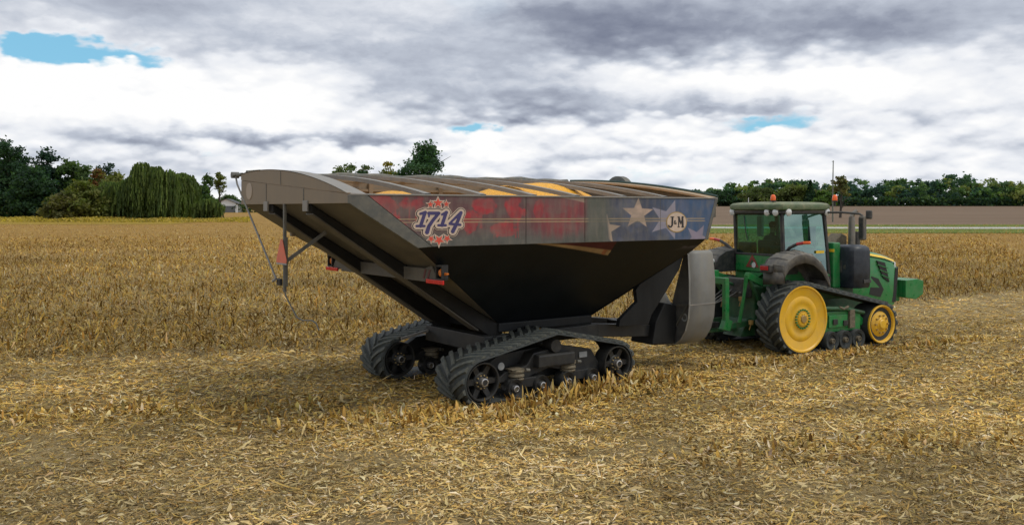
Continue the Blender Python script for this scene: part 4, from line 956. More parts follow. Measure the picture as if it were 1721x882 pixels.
for v0, v1 in ((-1.46, -.82), (.82, 1.46)):
    belt(tr, TC, v0, v1, .05, 44, .05, .09, .24)
    dish(tr, 0, .785, .735, v0 if v0 < 0 else v1, -1 if v0 < 0 else 1, True, True)
    dish(tr, 2.58, .515, .45, v0 if v0 < 0 else v1, -1 if v0 < 0 else 1, True, False)
    for u in (.93, 1.36, 1.79): roller(tr, u, .235, .215, v0 + .01, -1, .5, ring=False)
    s = -1 if v0 < 0 else 1
    mb = MB(); mb.box(.72, 1.98, v0 + .13, v0 + .30, .42, .88, .02); mb.box(.9, 1.5, v0 + .09, v0 + .131, .52, .80, .01); mb.prism([(.8, .86), (1.9, .86), (2.2, .62), (2.1, .50), (1.8, .72), (.8, .72)], 'v', v0 + .2, v0 + .5); mb.build('track_frame', M['green'], tr)
    for u, z in ((1.08, .66), (1.42, .62)):
        mb = MB(); mb.box(u - .07, u + .07, v0 + .06, v0 + .10, z - .07, z + .05, .006); mb.build('cover_plate', M['pillar'], tr)
    mb = MB(); mb.tube([(.75, v0 + .10, .97), (1.45, v0 + .10, .93), (2.1, v0 + .15, .80)], .05, 10); mb.build('tension_cylinder', M['green_dk'], tr, smooth=True)
    mb = MB(); mb.box(1.55, 1.72, v0 + .06, v0 + .12, .48, .9, .01); mb.tube([(1.2, v0 + .07, .98), (1.35, v0 + .07, .93), (1.5, v0 + .07, .98)], .03, 8); mb.build('valve_block', M['grimy'], tr)
    # fender
    arc = [(-.56, 1.82), (-.53, 1.97), (-.42, 2.11), (-.2, 2.22), (.08, 2.26), (.36, 2.20), (.62, 2.03), (.80, 1.80), (.88, 1.60)]
    oa, ob = (v0 + .03, v1 + .03) if s < 0 else (v0 - .03, v1 - .03)
    mb = MB(); rows = []
    for k, (u, z) in enumerate(arc):
        dz = .03 * (1 - abs(k - 4) / 4)
        e1 = oa; e2 = ob; rows.append([(u, e1, z - .24), (u, e1 + .01, z - .05), (u, e1 + .06, z), (u, (e1 + e2) / 2, z + dz), (u, e2 - .06, z), (u, e2 - .01, z - .05), (u, e2, z - .30)])
    mb.quadgrid(rows); mb.poly(rows[0]); mb.poly(rows[-1][::-1])
    fd = mb.build('fender', M['fender'], tr, smooth=True, angle=40)
    mb = MB(); ii = (ob if s < 0 else oa); mb.prism([(-.53, 1.70)] + [(u + (.02 if k < 2 else 0), z - .03) for k, (u, z) in enumerate(arc[:7])] + [(.5, 1.72)], 'v', ii - .02, ii + .02); mb.build('fender_wall', M['plastic'], fd)
    so = fd.modifiers.new('thickness', 'SOLIDIFY'); so.thickness = .025
    for k in range(1, 8):
        (u, z) = arc[k]; (ua, za), (ub, zb_) = arc[k - 1], arc[k + 1]; b = MB()
        b.tube([(u, oa + .04, z - .01), (u, (oa + ob) / 2, z + .03 * (1 - abs(k - 4) / 4) + .005), (u, ob - .04, z - .01)], .013, 6); b.build('fender_rib', M['fender'], fd, smooth=True)
    lv = s * -.0 + (-.96 if s < 0 else .96)
    mb = MB(); mb.box(-.68, -.52, lv - .15, lv + .15, 1.80, 1.98, .03); mb.build('lamp_housing', M['plastic'], fd)
    mb = MB(); mb.box(-.705, -.675, lv - .115, lv + .115, 1.855, 1.95, .012); mb.build('tail_lamp', M['lens_red'], fd)
    if s > 0:
        mb = MB(); mb.lathe([(0, -.03), (.05, -.02), (.05, .02)], (-.66, lv - .22, 1.97), 'u', 14); mb.build('work_lamp', M['clear_lens'], fd, smooth=True)
# chassis, transmission, rear axle
mb = MB(); mb.box(-.45, .75, -.42, .42, .55, 1.45, .05); mb.box(.7, 4.25, -.33, .33, .62, 1.25, .04); mb.build('chassis', M['green_dk'], tr)
mb = MB(); mb.tube([(0, -1.36, .785), (0, 1.36, .785)], .2, 18); mb.tube([(0, -.82, .785), (0, -.3, .785)], .30, 18); mb.tube([(0, .82, .785), (0, .3, .785)], .30, 18); mb.build('rear_axle', M['green_dk'], tr, smooth=True)
mb = MB(); mb.box(1.0, 2.3, -.86, -.34, 1.10, 1.36, .03); mb.box(1.0, 2.3, .34, .86, 1.10, 1.36, .03); mb.build('side_step', M['green_dk'], tr)
# three point hitch
mb = MB()
for s in (-1, 1): mb.box(-1.42, -1.30, s * .47 - .055, s * .47 + .055, .62, 1.56, .015); mb.prism([(-1.5, .55), (-1.3, .5), (-1.22, .72), (-1.4, .78)], 'v', s * .47 - .07, s * .47 + .07)
mb.box(-1.42, -1.30, -.52, .52, 1.53, 1.68, .02); mb.prism([(-1.45, 1.60), (-1.2, 1.60), (-1.2, 1.82), (-1.38, 1.82)], 'v', -.07, .07, .01)
mb.build('quick_hitch', M['green'], tr)
for s in (-1, 1):
    mb = MB(); mb.bar((-.35, s * .36, .62), (-1.32, s * .47, .60), .08, .13); mb.build('lower_link', M['green_dk'], tr, bevel=.01)
    mb = MB(); mb.bar((-.3, s * .5, 1.52), (-.88, s * .62, 1.72), .10, .15); mb.build('lift_arm', M['green'], tr, bevel=.012)
    mb = MB(); mb.tube([(-.88, s * .62, 1.74), (-.90, s * .56, 1.3), (-.95, s * .46, .66)], [.05, .035, .045], 10); mb.build('lift_link', M['green'], tr, smooth=True)
    mb = MB(); mb.tube([(-.32, s * .52, .95), (-.78, s * .60, 1.62)], .045, 10); mb.build('lift_cylinder', M['green_dk'], tr, smooth=True)
mb = MB(); mb.tube([(-.42, .0, 1.38), (-1.3, 0, 1.66)], .035, 8); mb.build('top_link', M['green_dk'], tr, smooth=True)
mb = MB(); mb.box(-1.55, .2, -.08, .08, .42, .50, .01); mb.prism([(-.75, .30), (-.30, .30), (-.30, .70), (-.55, .70)], 'v', -.3, .3, .02); mb.build('drawbar', M['green_dk'], tr)
mb = MB(); mb.box(-.72, -.45, -.34, .34, 1.18, 1.62, .02)
for k in range(6): mb.tube([(-.74, -.28 + .11 * k, 1.3), (-.80, -.28 + .11 * k, 1.3)], .03, 8)
mb.build('valve_stack', M['plastic'], tr)
for k, (v, c) in enumerate(((-.20, 'pillar'), (-.05, 'pillar'), (.10, 'pillar'), (.22, 'pillar'))):
    mb = MB(); mb.tube([(-.78, v, 1.32 + .05 * (k % 2)), (-1.1, v, 1.18), (-1.6, v * .6, 1.02 - .06 * k), (-2.1, v * .4, .95), (-2.5, v * .3, .86)], .016, 6); mb.build('hydraulic_hose', M[c], tr, smooth=True)
for v, z in ((-.30, 1.12), (-.62, .62), (.30, 1.05)):
    mb = MB(); mb.box(-.80, -.72, v - .05, v + .03, z, z + .10, .01); mb.tube([(-.76, v, z), (-.78, v + .02, z - .12)], .014, 6); mb.build('hitch_pin', M['gold_print'], tr)
# cab
mb = MB(); mb.prism([(.10, 1.45), (.10, 2.16), (.55, 2.10), (1.48, 1.74), (1.55, 1.45)], 'v', -.80, .80, .03); mb.build('cab_base', M['green'], tr)
mb = MB(); mb.box(.04, .12, -.72, .72, 1.74, 2.14, .02); mb.build('rear_panel', M['green'], tr)
mb = MB(); mb.prism([(.30, 1.745), (-.05, 1.745), (.10, 1.60), (.2, 1.60)], 'z', .03, .1) if False else mb.hull8([(-.02, -.05, 1.60), (-.02, .12, 1.60), (.05, .12, 1.60), (.05, -.05, 1.60), (-.02, -.26, 1.72), (-.02, .32, 1.72), (.05, .32, 1.72), (.05, -.26, 1.72)]); mb.build('hitch_bracket', M['green'], tr)
def profile_box(name, m, z0, z1, outline, bev=.02):
    mb = MB(); mb.prism(outline, 'z', z0, z1, bev); return mb.build(name, m, tr)
RO = [(-.10, -.74), (-.01, -.87), (.5, -.90), (1.42, -.87), (1.62, -.76), (1.70, 0), (1.62, .76), (1.42, .87), (.5, .90), (-.01, .87), (-.10, .74)]
mb = MB(); c_ = (.8, 0)
rows = [[(c_[0] + (u - c_[0]) * k, v * k, z) for u, v in RO] for z, k in ((3.17, .93), (3.20, .985), (3.25, 1.0), (3.31, .985), (3.345, .93), (3.365, .80), (3.38, .45))]
mb.quadgrid(rows, close_v=True); mb.poly(rows[0][::-1]); mb.poly(rows[-1]); mb.build('cab_roof', M['roof'], tr, smooth=True, angle=40)
mb = MB(); rows = [[(c_[0] + (u - c_[0]) * k, v * k, z) for u, v in RO] for z, k in ((3.09, .90), (3.115, .955), (3.165, .965), (3.168, .5))]
mb.quadgrid(rows, close_v=True); mb.poly(rows[0][::-1]); mb.build('roof_skirt', M['plastic'], tr, smooth=True, angle=40)
for u, v, ax in ((-.055, -.40, 'u'), (-.055, -.66, 'u'), (-.055, .74, 'u'), (.18, -.862, 'v'), (1.46, -.83, 'v'), (1.46, .83, 'v')):
    mb = MB()
    if ax == 'u': mb.lathe([(0, -.03), (.06, -.022), (.085, 0), (.085, .03)], (u, v, 3.135), 'u', 18)
    else: mb.lathe([(0, -.03 if v < 0 else .03), (.06, -.022 if v < 0 else .022), (.085, 0), (.085, .03 if v < 0 else -.03)], (u, v, 3.135), 'v', 18)
    o = mb.build('work_lamp', M['clear_lens'], tr, smooth=True)
for (u, v) in ((.13, -.42), (1.62, -.90)):
    mb = MB(); mb.tube([(u, v, 3.28), (u, v, 3.385)], .022, 8); mb.lathe([(0, 0), (.07, 0), (.075, .03), (.0, .035)], (u, v, 3.375), 'z', 18); o = mb.build('beacon_base', M['plastic'], tr)
    mb = MB(); mb.lathe([(.058, 0), (.060, .05), (.052, .105), (.03, .13), (0, .137)], (u, v, 3.408), 'z', 22); mb.build('beacon_lens', M['orange'], o, smooth=True, angle=60)
PT, PB = 3.12, 2.12
for (ub, vb, zb_), (ut, vt), w in (((.08, -.79, 1.9), (.06, -.75), .08), ((.08, .72, 1.9), (.06, .75), .08), ((1.54, -.80, 1.5), (1.42, -.75), .08), ((1.54, .72, 1.5), (1.42, .75), .08)):
    mb = MB(); mb.bar((ub, vb, zb_), (ut, vt, PT), w, w, up=(1, 0, 0)); mb.build('cab_pillar', M['pillar'], tr, bevel=.015)
mb = MB(); mb.bar((.52, -.81, 1.78), (.50, -.845, 3.1), .03, .03, up=(1, 0, 0)); mb.build('door_frame', M['pillar'], tr) if False else None
mb = MB(); mb.poly([(.05, -.72, PB + .02), (.05, .70, PB + .02), (.045, .73, PT), (.045, -.77, PT)]); mb.build('rear_window', M['glass'], tr)
for z0 in (PB, 3.07):
    mb = MB(); mb.box(.03, .075, -.76, .76, z0, z0 + .05, .01); mb.build('window_frame', M['pillar'], tr)
mb = MB(); mb.poly([(.12, -.808, 2.12), (.55, -.812, 2.06), (1.0, -.818, 1.90), (1.50, -.825, 1.66), (1.44, -.75, PT), (.10, -.752, PT)]); mb.build('door_window', M['glass_side'], tr)
mb = MB(); mb.poly([(.12, .74, 2.12), (.55, .74, 2.06), (1.0, .74, 1.90), (1.50, .74, 1.66), (1.44, .765, PT), (.10, .77, PT)]); mb.build('side_window', M['glass'], tr)
mb = MB(); mb.poly([(1.58, -.72, 1.6), (1.58, .72, 1.6), (1.46, .78, PT), (1.46, -.78, PT)]); mb.build('windscreen', M['glass'], tr)
mb = MB(); mb.tube([(.13, -.83, 2.10), (.55, -.835, 2.05), (1.0, -.84, 1.88), (1.48, -.845, 1.65)], .028, 8); mb.build('door_sill', M['green'], tr, smooth=True)
mb = MB(); mb.tube([(.03, .42, 3.05), (.02, .36, 2.72), (.03, .30, 2.46)], .012, 6); mb.build('wiper', M['pillar'], tr, smooth=True)
mb = MB(); mb.box(1.15, 1.36, -.812, -.80, 1.955, 2.0) if False else mb.box(1.08, 1.34, -.835, -.822, 2.18, 2.24); mb.build('yellow_decal', M['yellow_strip'], tr)
mb = MB(); mb.prism([(.36, 1.84), (-.06, 1.84), (.15, 2.20 - .06)], 'u', .030, .040); t_ = mb.build('warning_triangle', mat('dull_red', (.24, .03, .02), .4), tr)
mb = MB(); mb.prism([(.24, 1.885), (.06, 1.885), (.15, 2.03)], 'u', .024, .034); mb.build('triangle_face', M['green_dk'], t_)
mb = MB(); mb.lathe([(0, 0), (.06, 0), (.07, .01)], (.022, .10, 1.89), 'u', 16); mb.build('rear_label', M['clear_lens'], tr)
# warning arms either side
for s in (-1, 1):
    mb = MB(); mb.tube([(.06, s * .84, 2.20), (.04, s * 1.0, 2.33), (.03, s * 1.24, 2.43)], .036, 10); arm = mb.build('light_arm', M['plastic'], tr, smooth=True)
    mb = MB(); mb.tube([(.03, s * 1.24, 2.43), (.03, s * 1.44, 2.462)], .036, 10); mb.build('red_lamp', M['lens_red'], arm, smooth=True)
    mb = MB(); mb.tube([(.03, s * 1.44, 2.462), (.03, s * 1.60, 2.47), (.03, s * 1.63, 2.47)], [.036, .034, .01], 10); mb.build('amber_lamp', M['orange'], arm, smooth=True)
# mirror on its long arm
for s in (-1, 1):
    mb = MB(); mb.tube([(1.42, s * .80, 3.13), (1.60, s * 1.15, 3.13), (1.72, s * 1.52, 3.10), (1.73, s * 1.60, 3.05)], .026, 8); ar = mb.build('mirror_arm', M['plastic'], tr, smooth=True)
    mb = MB(); mb.box(1.67, 1.78, s * 1.60 - .075, s * 1.60 + .075, 2.50, 3.05, .035); mb.build('mirror', M['fender'], ar)
    mb = MB(); mb.box(1.78, 1.86, s * 1.70 - .07, s * 1.70 + .07, 2.98, 3.18, .03); mb.build('wide_mirror', M['plastic'], ar)
    mb = MB(); mb.box(1.655, 1.668, s * 1.60 - .055, s * 1.60 + .055, 2.55, 3.0, .0); mb.build('mirror_glass', M['pillar'], ar)
# cab interior
mb = MB(); mb.box(.42, .92, -.27, .27, 1.88, 2.06, .05); mb.prism([(.30, 2.02), (.44, 2.0), (.38, 2.48), (.28, 2.48)], 'v', -.24, .24, .04); mb.build('driver_seat', M['interior'], tr)
mb = MB(); mb.box(.14, .34, -.74, -.30, 1.95, 2.36, .04); mb.box(.14, .34, .30, .74, 1.95, 2.42, .04); mb.box(.14, .3, -.3, .3, 1.9, 2.16, .03); mb.build('rear_console', M['interior'], tr)
mb = MB(); mb.box(.55, 1.05, -.52, -.32, 2.05, 2.30, .04); mb.build('armrest', M['interior'], tr)
mb = MB(); mb.tube([(1.42, 0, 1.7), (1.22, 0, 2.34)], .05, 10); mb.lathe([(.19, -.015), (.20, 0), (.19, .015), (.18, 0)], (1.20, 0, 2.37), 'z', 26, close=True); mb.bar((1.20, -.19, 2.37), (1.20, .19, 2.37), .03, .02); mb.box(1.3, 1.5, -.25, .25, 2.0, 2.3, .04); mb.build('steering_wheel', M['interior'], tr)
mb = MB(); mb.box(1.25, 1.31, -.62, -.42, 2.42, 2.80, .02); mb.tube([(1.3, -.55, 2.4), (1.4, -.6, 2.0)], .02, 6); mb.build('display_screen', M['interior'], tr)
mb = MB(); mb.box(.15, 1.5, -.74, .74, 1.50, 1.56); mb.build('cab_floor', M['interior'], tr)
# side tank
mb = MB()
TO = [(1.86, -.52), (1.84, -1.10), (1.90, -1.22), (2.06, -1.28), (2.40, -1.26), (2.50, -1.16), (2.52, -.52)]
rows = [[(2.18 + (u - 2.18) * k, -.9 + (v + .9) * k, z) for u, v in TO] for z, k in ((1.36, .90), (1.40, .97), (1.75, 1.0), (2.22, .985), (2.30, .93), (2.345, .78), (2.365, .5))]
mb.quadgrid(rows, close_v=True); mb.poly(rows[0][::-1]); mb.poly(rows[-1]); tk = mb.build('side_tank', M['tank'], tr, smooth=True, angle=40)
mb = MB(); mb.box(1.835, 1.85, -.92, -.80, 1.72, 2.0, .004); mb.box(1.84, 1.852, -1.03, -.95, 1.80, 1.90, .003); mb.build('tank_label', M['plastic'], tk)
mb = MB(); mb.box(2.15, 2.40, -1.29, -1.27, 1.48, 1.56, .005); mb.build('tank_label', M['plastic'], tk)
mb = MB(); mb.box(1.62, 1.86, -.86, -.60, 1.36, 2.42, .03); mb.build('cowl_post', M['green'], tr)
mb = MB(); mb.box(1.614, 1.63, -.875, -.60, 2.20, 2.27); mb.build('yellow_decal', M['yellow_strip'], tr)
# hood
sec = lambda top, w, low: [(-w, low), (-w - .02, low + .35), (-w, top - .22), (-w + .09, top - .06), (-w + .25, top), (0, top + .02), (w - .25, top), (w - .09, top - .06), (w, top - .22), (w + .02, low + .35), (w, low)]
mb = MB(); rows = []
for u, top, w, low in ((1.60, 2.28, .50, 1.25), (2.3, 2.27, .50, 1.22), (3.1, 2.21, .50, 1.08), (3.8, 2.11, .49, .86), (4.25, 2.01, .47, .78), (4.42, 1.93, .43, .80), (4.50, 1.80, .36, .84)):
    rows.append([(u - (.10 if (q[1] < top - .3 and u > 4.2) else 0), q[0], q[1]) for q in sec(top, w, low)])
mb.quadgrid(rows); mb.poly([p for p in rows[-1]]); mb.poly(rows[0][::-1]); hd = mb.build('hood', M['green'], tr, smooth=True, angle=42)
for s in (-1, 1):
    mb = MB(); mb.quadgrid([[(u, s * (w + .006), z + .028 - .0), (u, s * (w + .006 - .05), z + .085)] for u, w, z in ((1.65, .49, 2.12), (2.6, .49, 2.10), (3.3, .485, 2.035), (3.9, .475, 1.945), (4.3, .45, 1.84))]); mb.build('yellow_stripe', M['yellow_strip'], hd)
    mb = MB(); mb.prism([(3.55, 1.93), (3.85, 1.87), (4.02, 1.38), (3.78, 1.50)], 'v', min(s * .49, s * .525), max(s * .49, s * .525)); mb.build('side_vent', M['mesh_grille'], hd)
    for k in range(3):
        z = 1.83 - .13 * k; mb = MB(); mb.bar((3.57 + .07 * k, s * .53, z), (3.95 + .03 * k, s * .53, z - .10), .012, .02); mb.build('vent_bar', M['green'], hd)
    mb = MB(); mb.prism([(3.35, 1.55), (3.62, 1.48), (3.82, 1.20), (3.70, 1.02), (3.30, 1.10)], 'v', min(s * .48, s * .512), max(s * .48, s * .512)); mb.build('side_grille', M['mesh_grille'], hd)
    mb = MB(); mb.hull8([(4.36, s * .34, 1.74), (4.43, s * .34, 1.74), (4.32, s * .462, 1.74), (4.28, s * .462, 1.74), (4.40, s * .34, 1.87), (4.46, s * .34, 1.86), (4.34, s * .455, 1.86), (4.28, s * .455, 1.86)]); mb.build('headlight', M['clear_lens'], hd)
mb = MB(); mb.prism([(4.28, .86), (4.40, .86), (4.515, 1.74), (4.42, 1.74)], 'v', -.40, .40, .01); mb.build('front_grille', M['mesh_grille'], hd)
for s in (-1, 1):
    mb = MB(); mb.prism([(4.14, .86), (4.33, .86), (4.43, 1.72), (4.32, 1.72)], 'v', min(s * .40, s * .47), max(s * .40, s * .47), .008); mb.build('grille_side', M['mesh_grille'], hd)
mb = MB(); mb.box(3.75, 4.25, -.44, .44, .72, .95, .03); mb.box(4.1, 4.7, -.30, .30, .85, 1.25, .02); mb.build('front_support', M['green'], tr)
for k in range(9):                                                        # suitcase weights hung side by side
    v = -.48 + .12 * k - .0
    mb = MB(); mb.prism([(4.62, .96), (5.02, .90), (5.30, 1.02), (5.32, 1.36), (5.10, 1.42), (4.62, 1.40)], 'v', v - .055, v + .055, .015); mb.build('front_weight', M['green'], tr)
# exhaust and intake
mb = MB(); mb.tube([(2.55, -.60, 2.15), (2.55, -.60, 2.62), (2.55, -.60, 3.02)], [.085, .085, .07], 14); mb.tube([(2.55, -.60, 3.02), (2.58, -.62, 3.10), (2.66, -.66, 3.16)], .055, 12); mb.build('exhaust_stack', M['chrome'], tr, smooth=True)
mb = MB(); mb.tube([(2.74, -.58, 2.15), (2.74, -.58, 2.66)], .09, 14); mb.build('air_intake', M['plastic'], tr, smooth=True)
mb = MB(); mb.prism([(2.05, 2.28), (2.62, 2.28), (2.62, 2.55), (2.45, 2.62), (2.2, 2.42)], 'v', -.40, -.05, .03); mb.build('engine_cover', M['grimy'], tr)

# ------------------------------------------------------------------ the driver
def person():
    P = {'pel': (.62, 0, 2.10, .155, .17), 'waist': (.58, 0, 2.28, .15, .13), 'chest': (.55, .0, 2.48, .19, .135), 'neck0': (.56, 0, 2.615, .085, .08), 'neck': (.575, 0, 2.68, .058, .06)}
    pts = []; rad = []; ed = []; mi = {}
    def add(n, p, r, par=None):
        mi[n] = len(pts); pts.append(p); rad.append(r)
        if par: ed.append((mi[par], mi[n]))
    add('pel', (.56, 0, 2.08), (.14, .125)); add('waist', (.53, 0, 2.24), (.13, .105), 'pel'); add('chest', (.50, 0, 2.43), (.145, .11), 'waist'); add('neck0', (.51, 0, 2.585), (.085, .07), 'chest'); add('neck', (.53, 0, 2.65), (.052, .055), 'neck0')
    add('head0', (.555, 0, 2.72), (.072, .08), 'neck'); add('head1', (.555, 0, 2.80), (.082, .098), 'head0'); add('head2', (.55, 0, 2.875), (.06, .075), 'head1')
    for s, hand_t in ((-1, (.98, -.36, 2.36)), (1, (1.16, .16, 2.40))):
        n = str(s); add('sh' + n, (.50, s * .17, 2.52), (.08, .075), 'chest'); add('ua' + n, (.56, s * .24, 2.36), (.058, .055), 'sh' + n); add('el' + n, (.66, s * .27, 2.22), (.048, .045), 'ua' + n)
        hx, hy, hz = hand_t; add('fa' + n, ((.66 + hx) / 2, (s * .27 + hy) / 2, (2.22 + hz) / 2), (.042, .04), 'el' + n); add('wr' + n, (hx - .07, hy, hz - .02), (.027, .022), 'fa' + n); add('pa' + n, (hx, hy, hz), (.036, .018), 'wr' + n)
        for k in range(4):
            y = hy + (-.03 + .02 * k); q = .035 - .006 * abs(k - 1.4); add('f%d%s' % (k, n), (hx + .045, y, hz + .006), (.0095, .0095), 'pa' + n); add('g%d%s' % (k, n), (hx + .045 + q, y, hz - .012), (.0085, .0085), 'f%d%s' % (k, n)); add('h%d%s' % (k, n), (hx + .04 + q, y, hz - .038), (.007, .007), 'g%d%s' % (k, n))
        add('t' + n, (hx + .0, hy - s * .045, hz + .004), (.011, .011), 'pa' + n); add('tt' + n, (hx + .035, hy - s * .055, hz - .012), (.009, .009), 't' + n)
        add('hip' + n, (.62, s * .10, 2.06), (.095, .09), 'pel'); add('kn' + n, (1.02, s * .17, 2.10), (.065, .065), 'hip' + n); add('cf' + n, (1.06, s * .17, 1.86), (.056, .056), 'kn' + n); add('an' + n, (1.10, s * .17, 1.66), (.042, .042), 'cf' + n); add('ft' + n, (1.24, s * .18, 1.60), (.05, .035), 'an' + n)
    me = bpy.data.meshes.new('person'); me.from_pydata(pts, ed, []); o = bpy.data.objects.new('person', me); COL.objects.link(o)
    sk = o.modifiers.new('skin', 'SKIN'); sk.use_smooth_shade = True
    for i, r_ in enumerate(rad): me.skin_vertices[0].data[i].radius = r_
    me.skin_vertices[0].data[0].use_root = True
    sb = o.modifiers.new('smooth', 'SUBSURF'); sb.levels = 2; sb.render_levels = 2
    m = bpy.data.materials.new('driver'); m.use_nodes = True; t = NT(m.node_tree); b = t.n['Principled BSDF']; tc = t.n.new('ShaderNodeTexCoord'); X = t.sep(tc.outputs['Object'])
    isskin = t.m('MAXIMUM', t.m('GREATER_THAN', X[2], 2.655), t.m('MULTIPLY', t.m('GREATER_THAN', X[0], .93), t.m('GREATER_THAN', X[2], 2.2)))
    t.put(b.inputs['Base Color'], t.mix(isskin, (.03, .032, .036), (.34, .19, .125))); b.inputs['Roughness'].default_value = .8
    me.materials.append(m)
    o.location = tr.location; o.rotation_euler = tr.rotation_euler
    def kid(name, mb, m, **k): q = mb.build(name, m, o, **k); return q
    mb = MB(); mb.lathe([(.094, -.05), (.099, 0), (.09, .05), (.055, .085), (0, .095)], (.548, 0, 2.83), 'z', 22); mb.prism([(.62, -.07), (.71, -.05), (.725, 0), (.71, .05), (.62, .07)], 'z', 2.82, 2.832); kid('cap', mb, M['hair'], smooth=True, angle=50)
    mb = MB(); mb.tube([(.632, 0, 2.80), (.648, 0, 2.775), (.668, 0, 2.757), (.64, 0, 2.75)], [.008, .012, .015, .008], 8); kid('nose', mb, M['skin'], smooth=True)
    for s in (-1, 1):
        mb = MB(); mb.lathe([(0, 0), (.014, .002), (.016, .01), (.006, .014)], (.62, s * .032, 2.80), 'u', 12); kid('eye', mb, M['clear_lens'])
        mb = MB(); mb.lathe([(0, s * .012), (.022, s * .010), (.028, 0), (.02, -s * .01)], (.545, s * .086, 2.785), 'v', 12); kid('ear', mb, M['skin'])
    mb = MB(); mb.box(.622, .634, -.026, .026, 2.715, 2.725, .003); kid('mouth', mb, mat('lips', (.25, .09, .08), .6))
    tag(o, 'dark clothed driver in a cap sitting inside the tractor cab', 'person')
person()

# ------------------------------------------------------------------ trees
def leaf_mat(name, k=1.0):
    m = bpy.data.materials.new(name); m.use_nodes = True; t = NT(m.node_tree); b = t.n['Principled BSDF']
    a = t.n.new('ShaderNodeAttribute'); a.attribute_name = 'Col'
    c = t.v('SCALE', a.outputs['Color'], scale=1.7); t.l.new(c, b.inputs['Base Color']); b.inputs['Roughness'].default_value = .65; b.inputs['Specular IOR Level'].default_value = .25
    tr_ = t.n.new('ShaderNodeBsdfTranslucent'); t.l.new(t.v('MULTIPLY', c, (1.3, 1.5, .6)), tr_.inputs[0]); mx = t.n.new('ShaderNodeMixShader'); mx.inputs[0].default_value = .38
    t.l.new(b.outputs[0], mx.inputs[1]); t.l.new(tr_.outputs[0], mx.inputs[2]); t.l.new(mx.outputs[0], t.n['Material Output'].inputs[0])
    return m
LEAF = leaf_mat('leaves'); BARK = mat('bark', (.06, .05, .04), .9, var=.3, scale=2)
def quads(P, size, rng, col, up=.0, aspect=1.5):
    n = len(P); nrm = rng.normal(size=(n, 3)); nrm[:, 2] += up; nrm /= np.linalg.norm(nrm, axis=1)[:, None]
    a = np.cross(nrm, rng.normal(size=(n, 3))); a /= np.linalg.norm(a, axis=1)[:, None]; b = np.cross(nrm, a)
    s = size * rng.uniform(.6, 1.3, n); a = a * s[:, None] * .5 * aspect; b = b * s[:, None] * .5
    V = np.stack([P - a, P - b * .9, P + a, P + b * .9], 1).reshape(-1, 3)
    return V, np.arange(4 * n).reshape(n, 4), np.repeat(col, 4, 0)
def crown_points(rng, lobes, n, clumps, cs, gap=0.0):
    """leaf positions gathered in clumps on the shells of several lobes"""
    w = np.array([l[3] * l[4] * l[5] for l in lobes]) ** .67; li = rng.choice(len(lobes), clumps, p=w / w.sum())
    L = np.array(lobes)[li]; d = rng.normal(size=(clumps, 3)); d /= np.linalg.norm(d, axis=1)[:, None]; d[:, 2] = np.where(d[:, 2] < -.35, -d[:, 2] * .6, d[:, 2])
    rr = rng.uniform(.55, 1.02, clumps)[:, None]
    C = L[:, :3] + d * L[:, 3:6] * rr
    k = rng.integers(0, clumps, n); off = rng.normal(size=(n, 3)) * cs * np.array([1, 1, .62])
    return C[k] + off, k
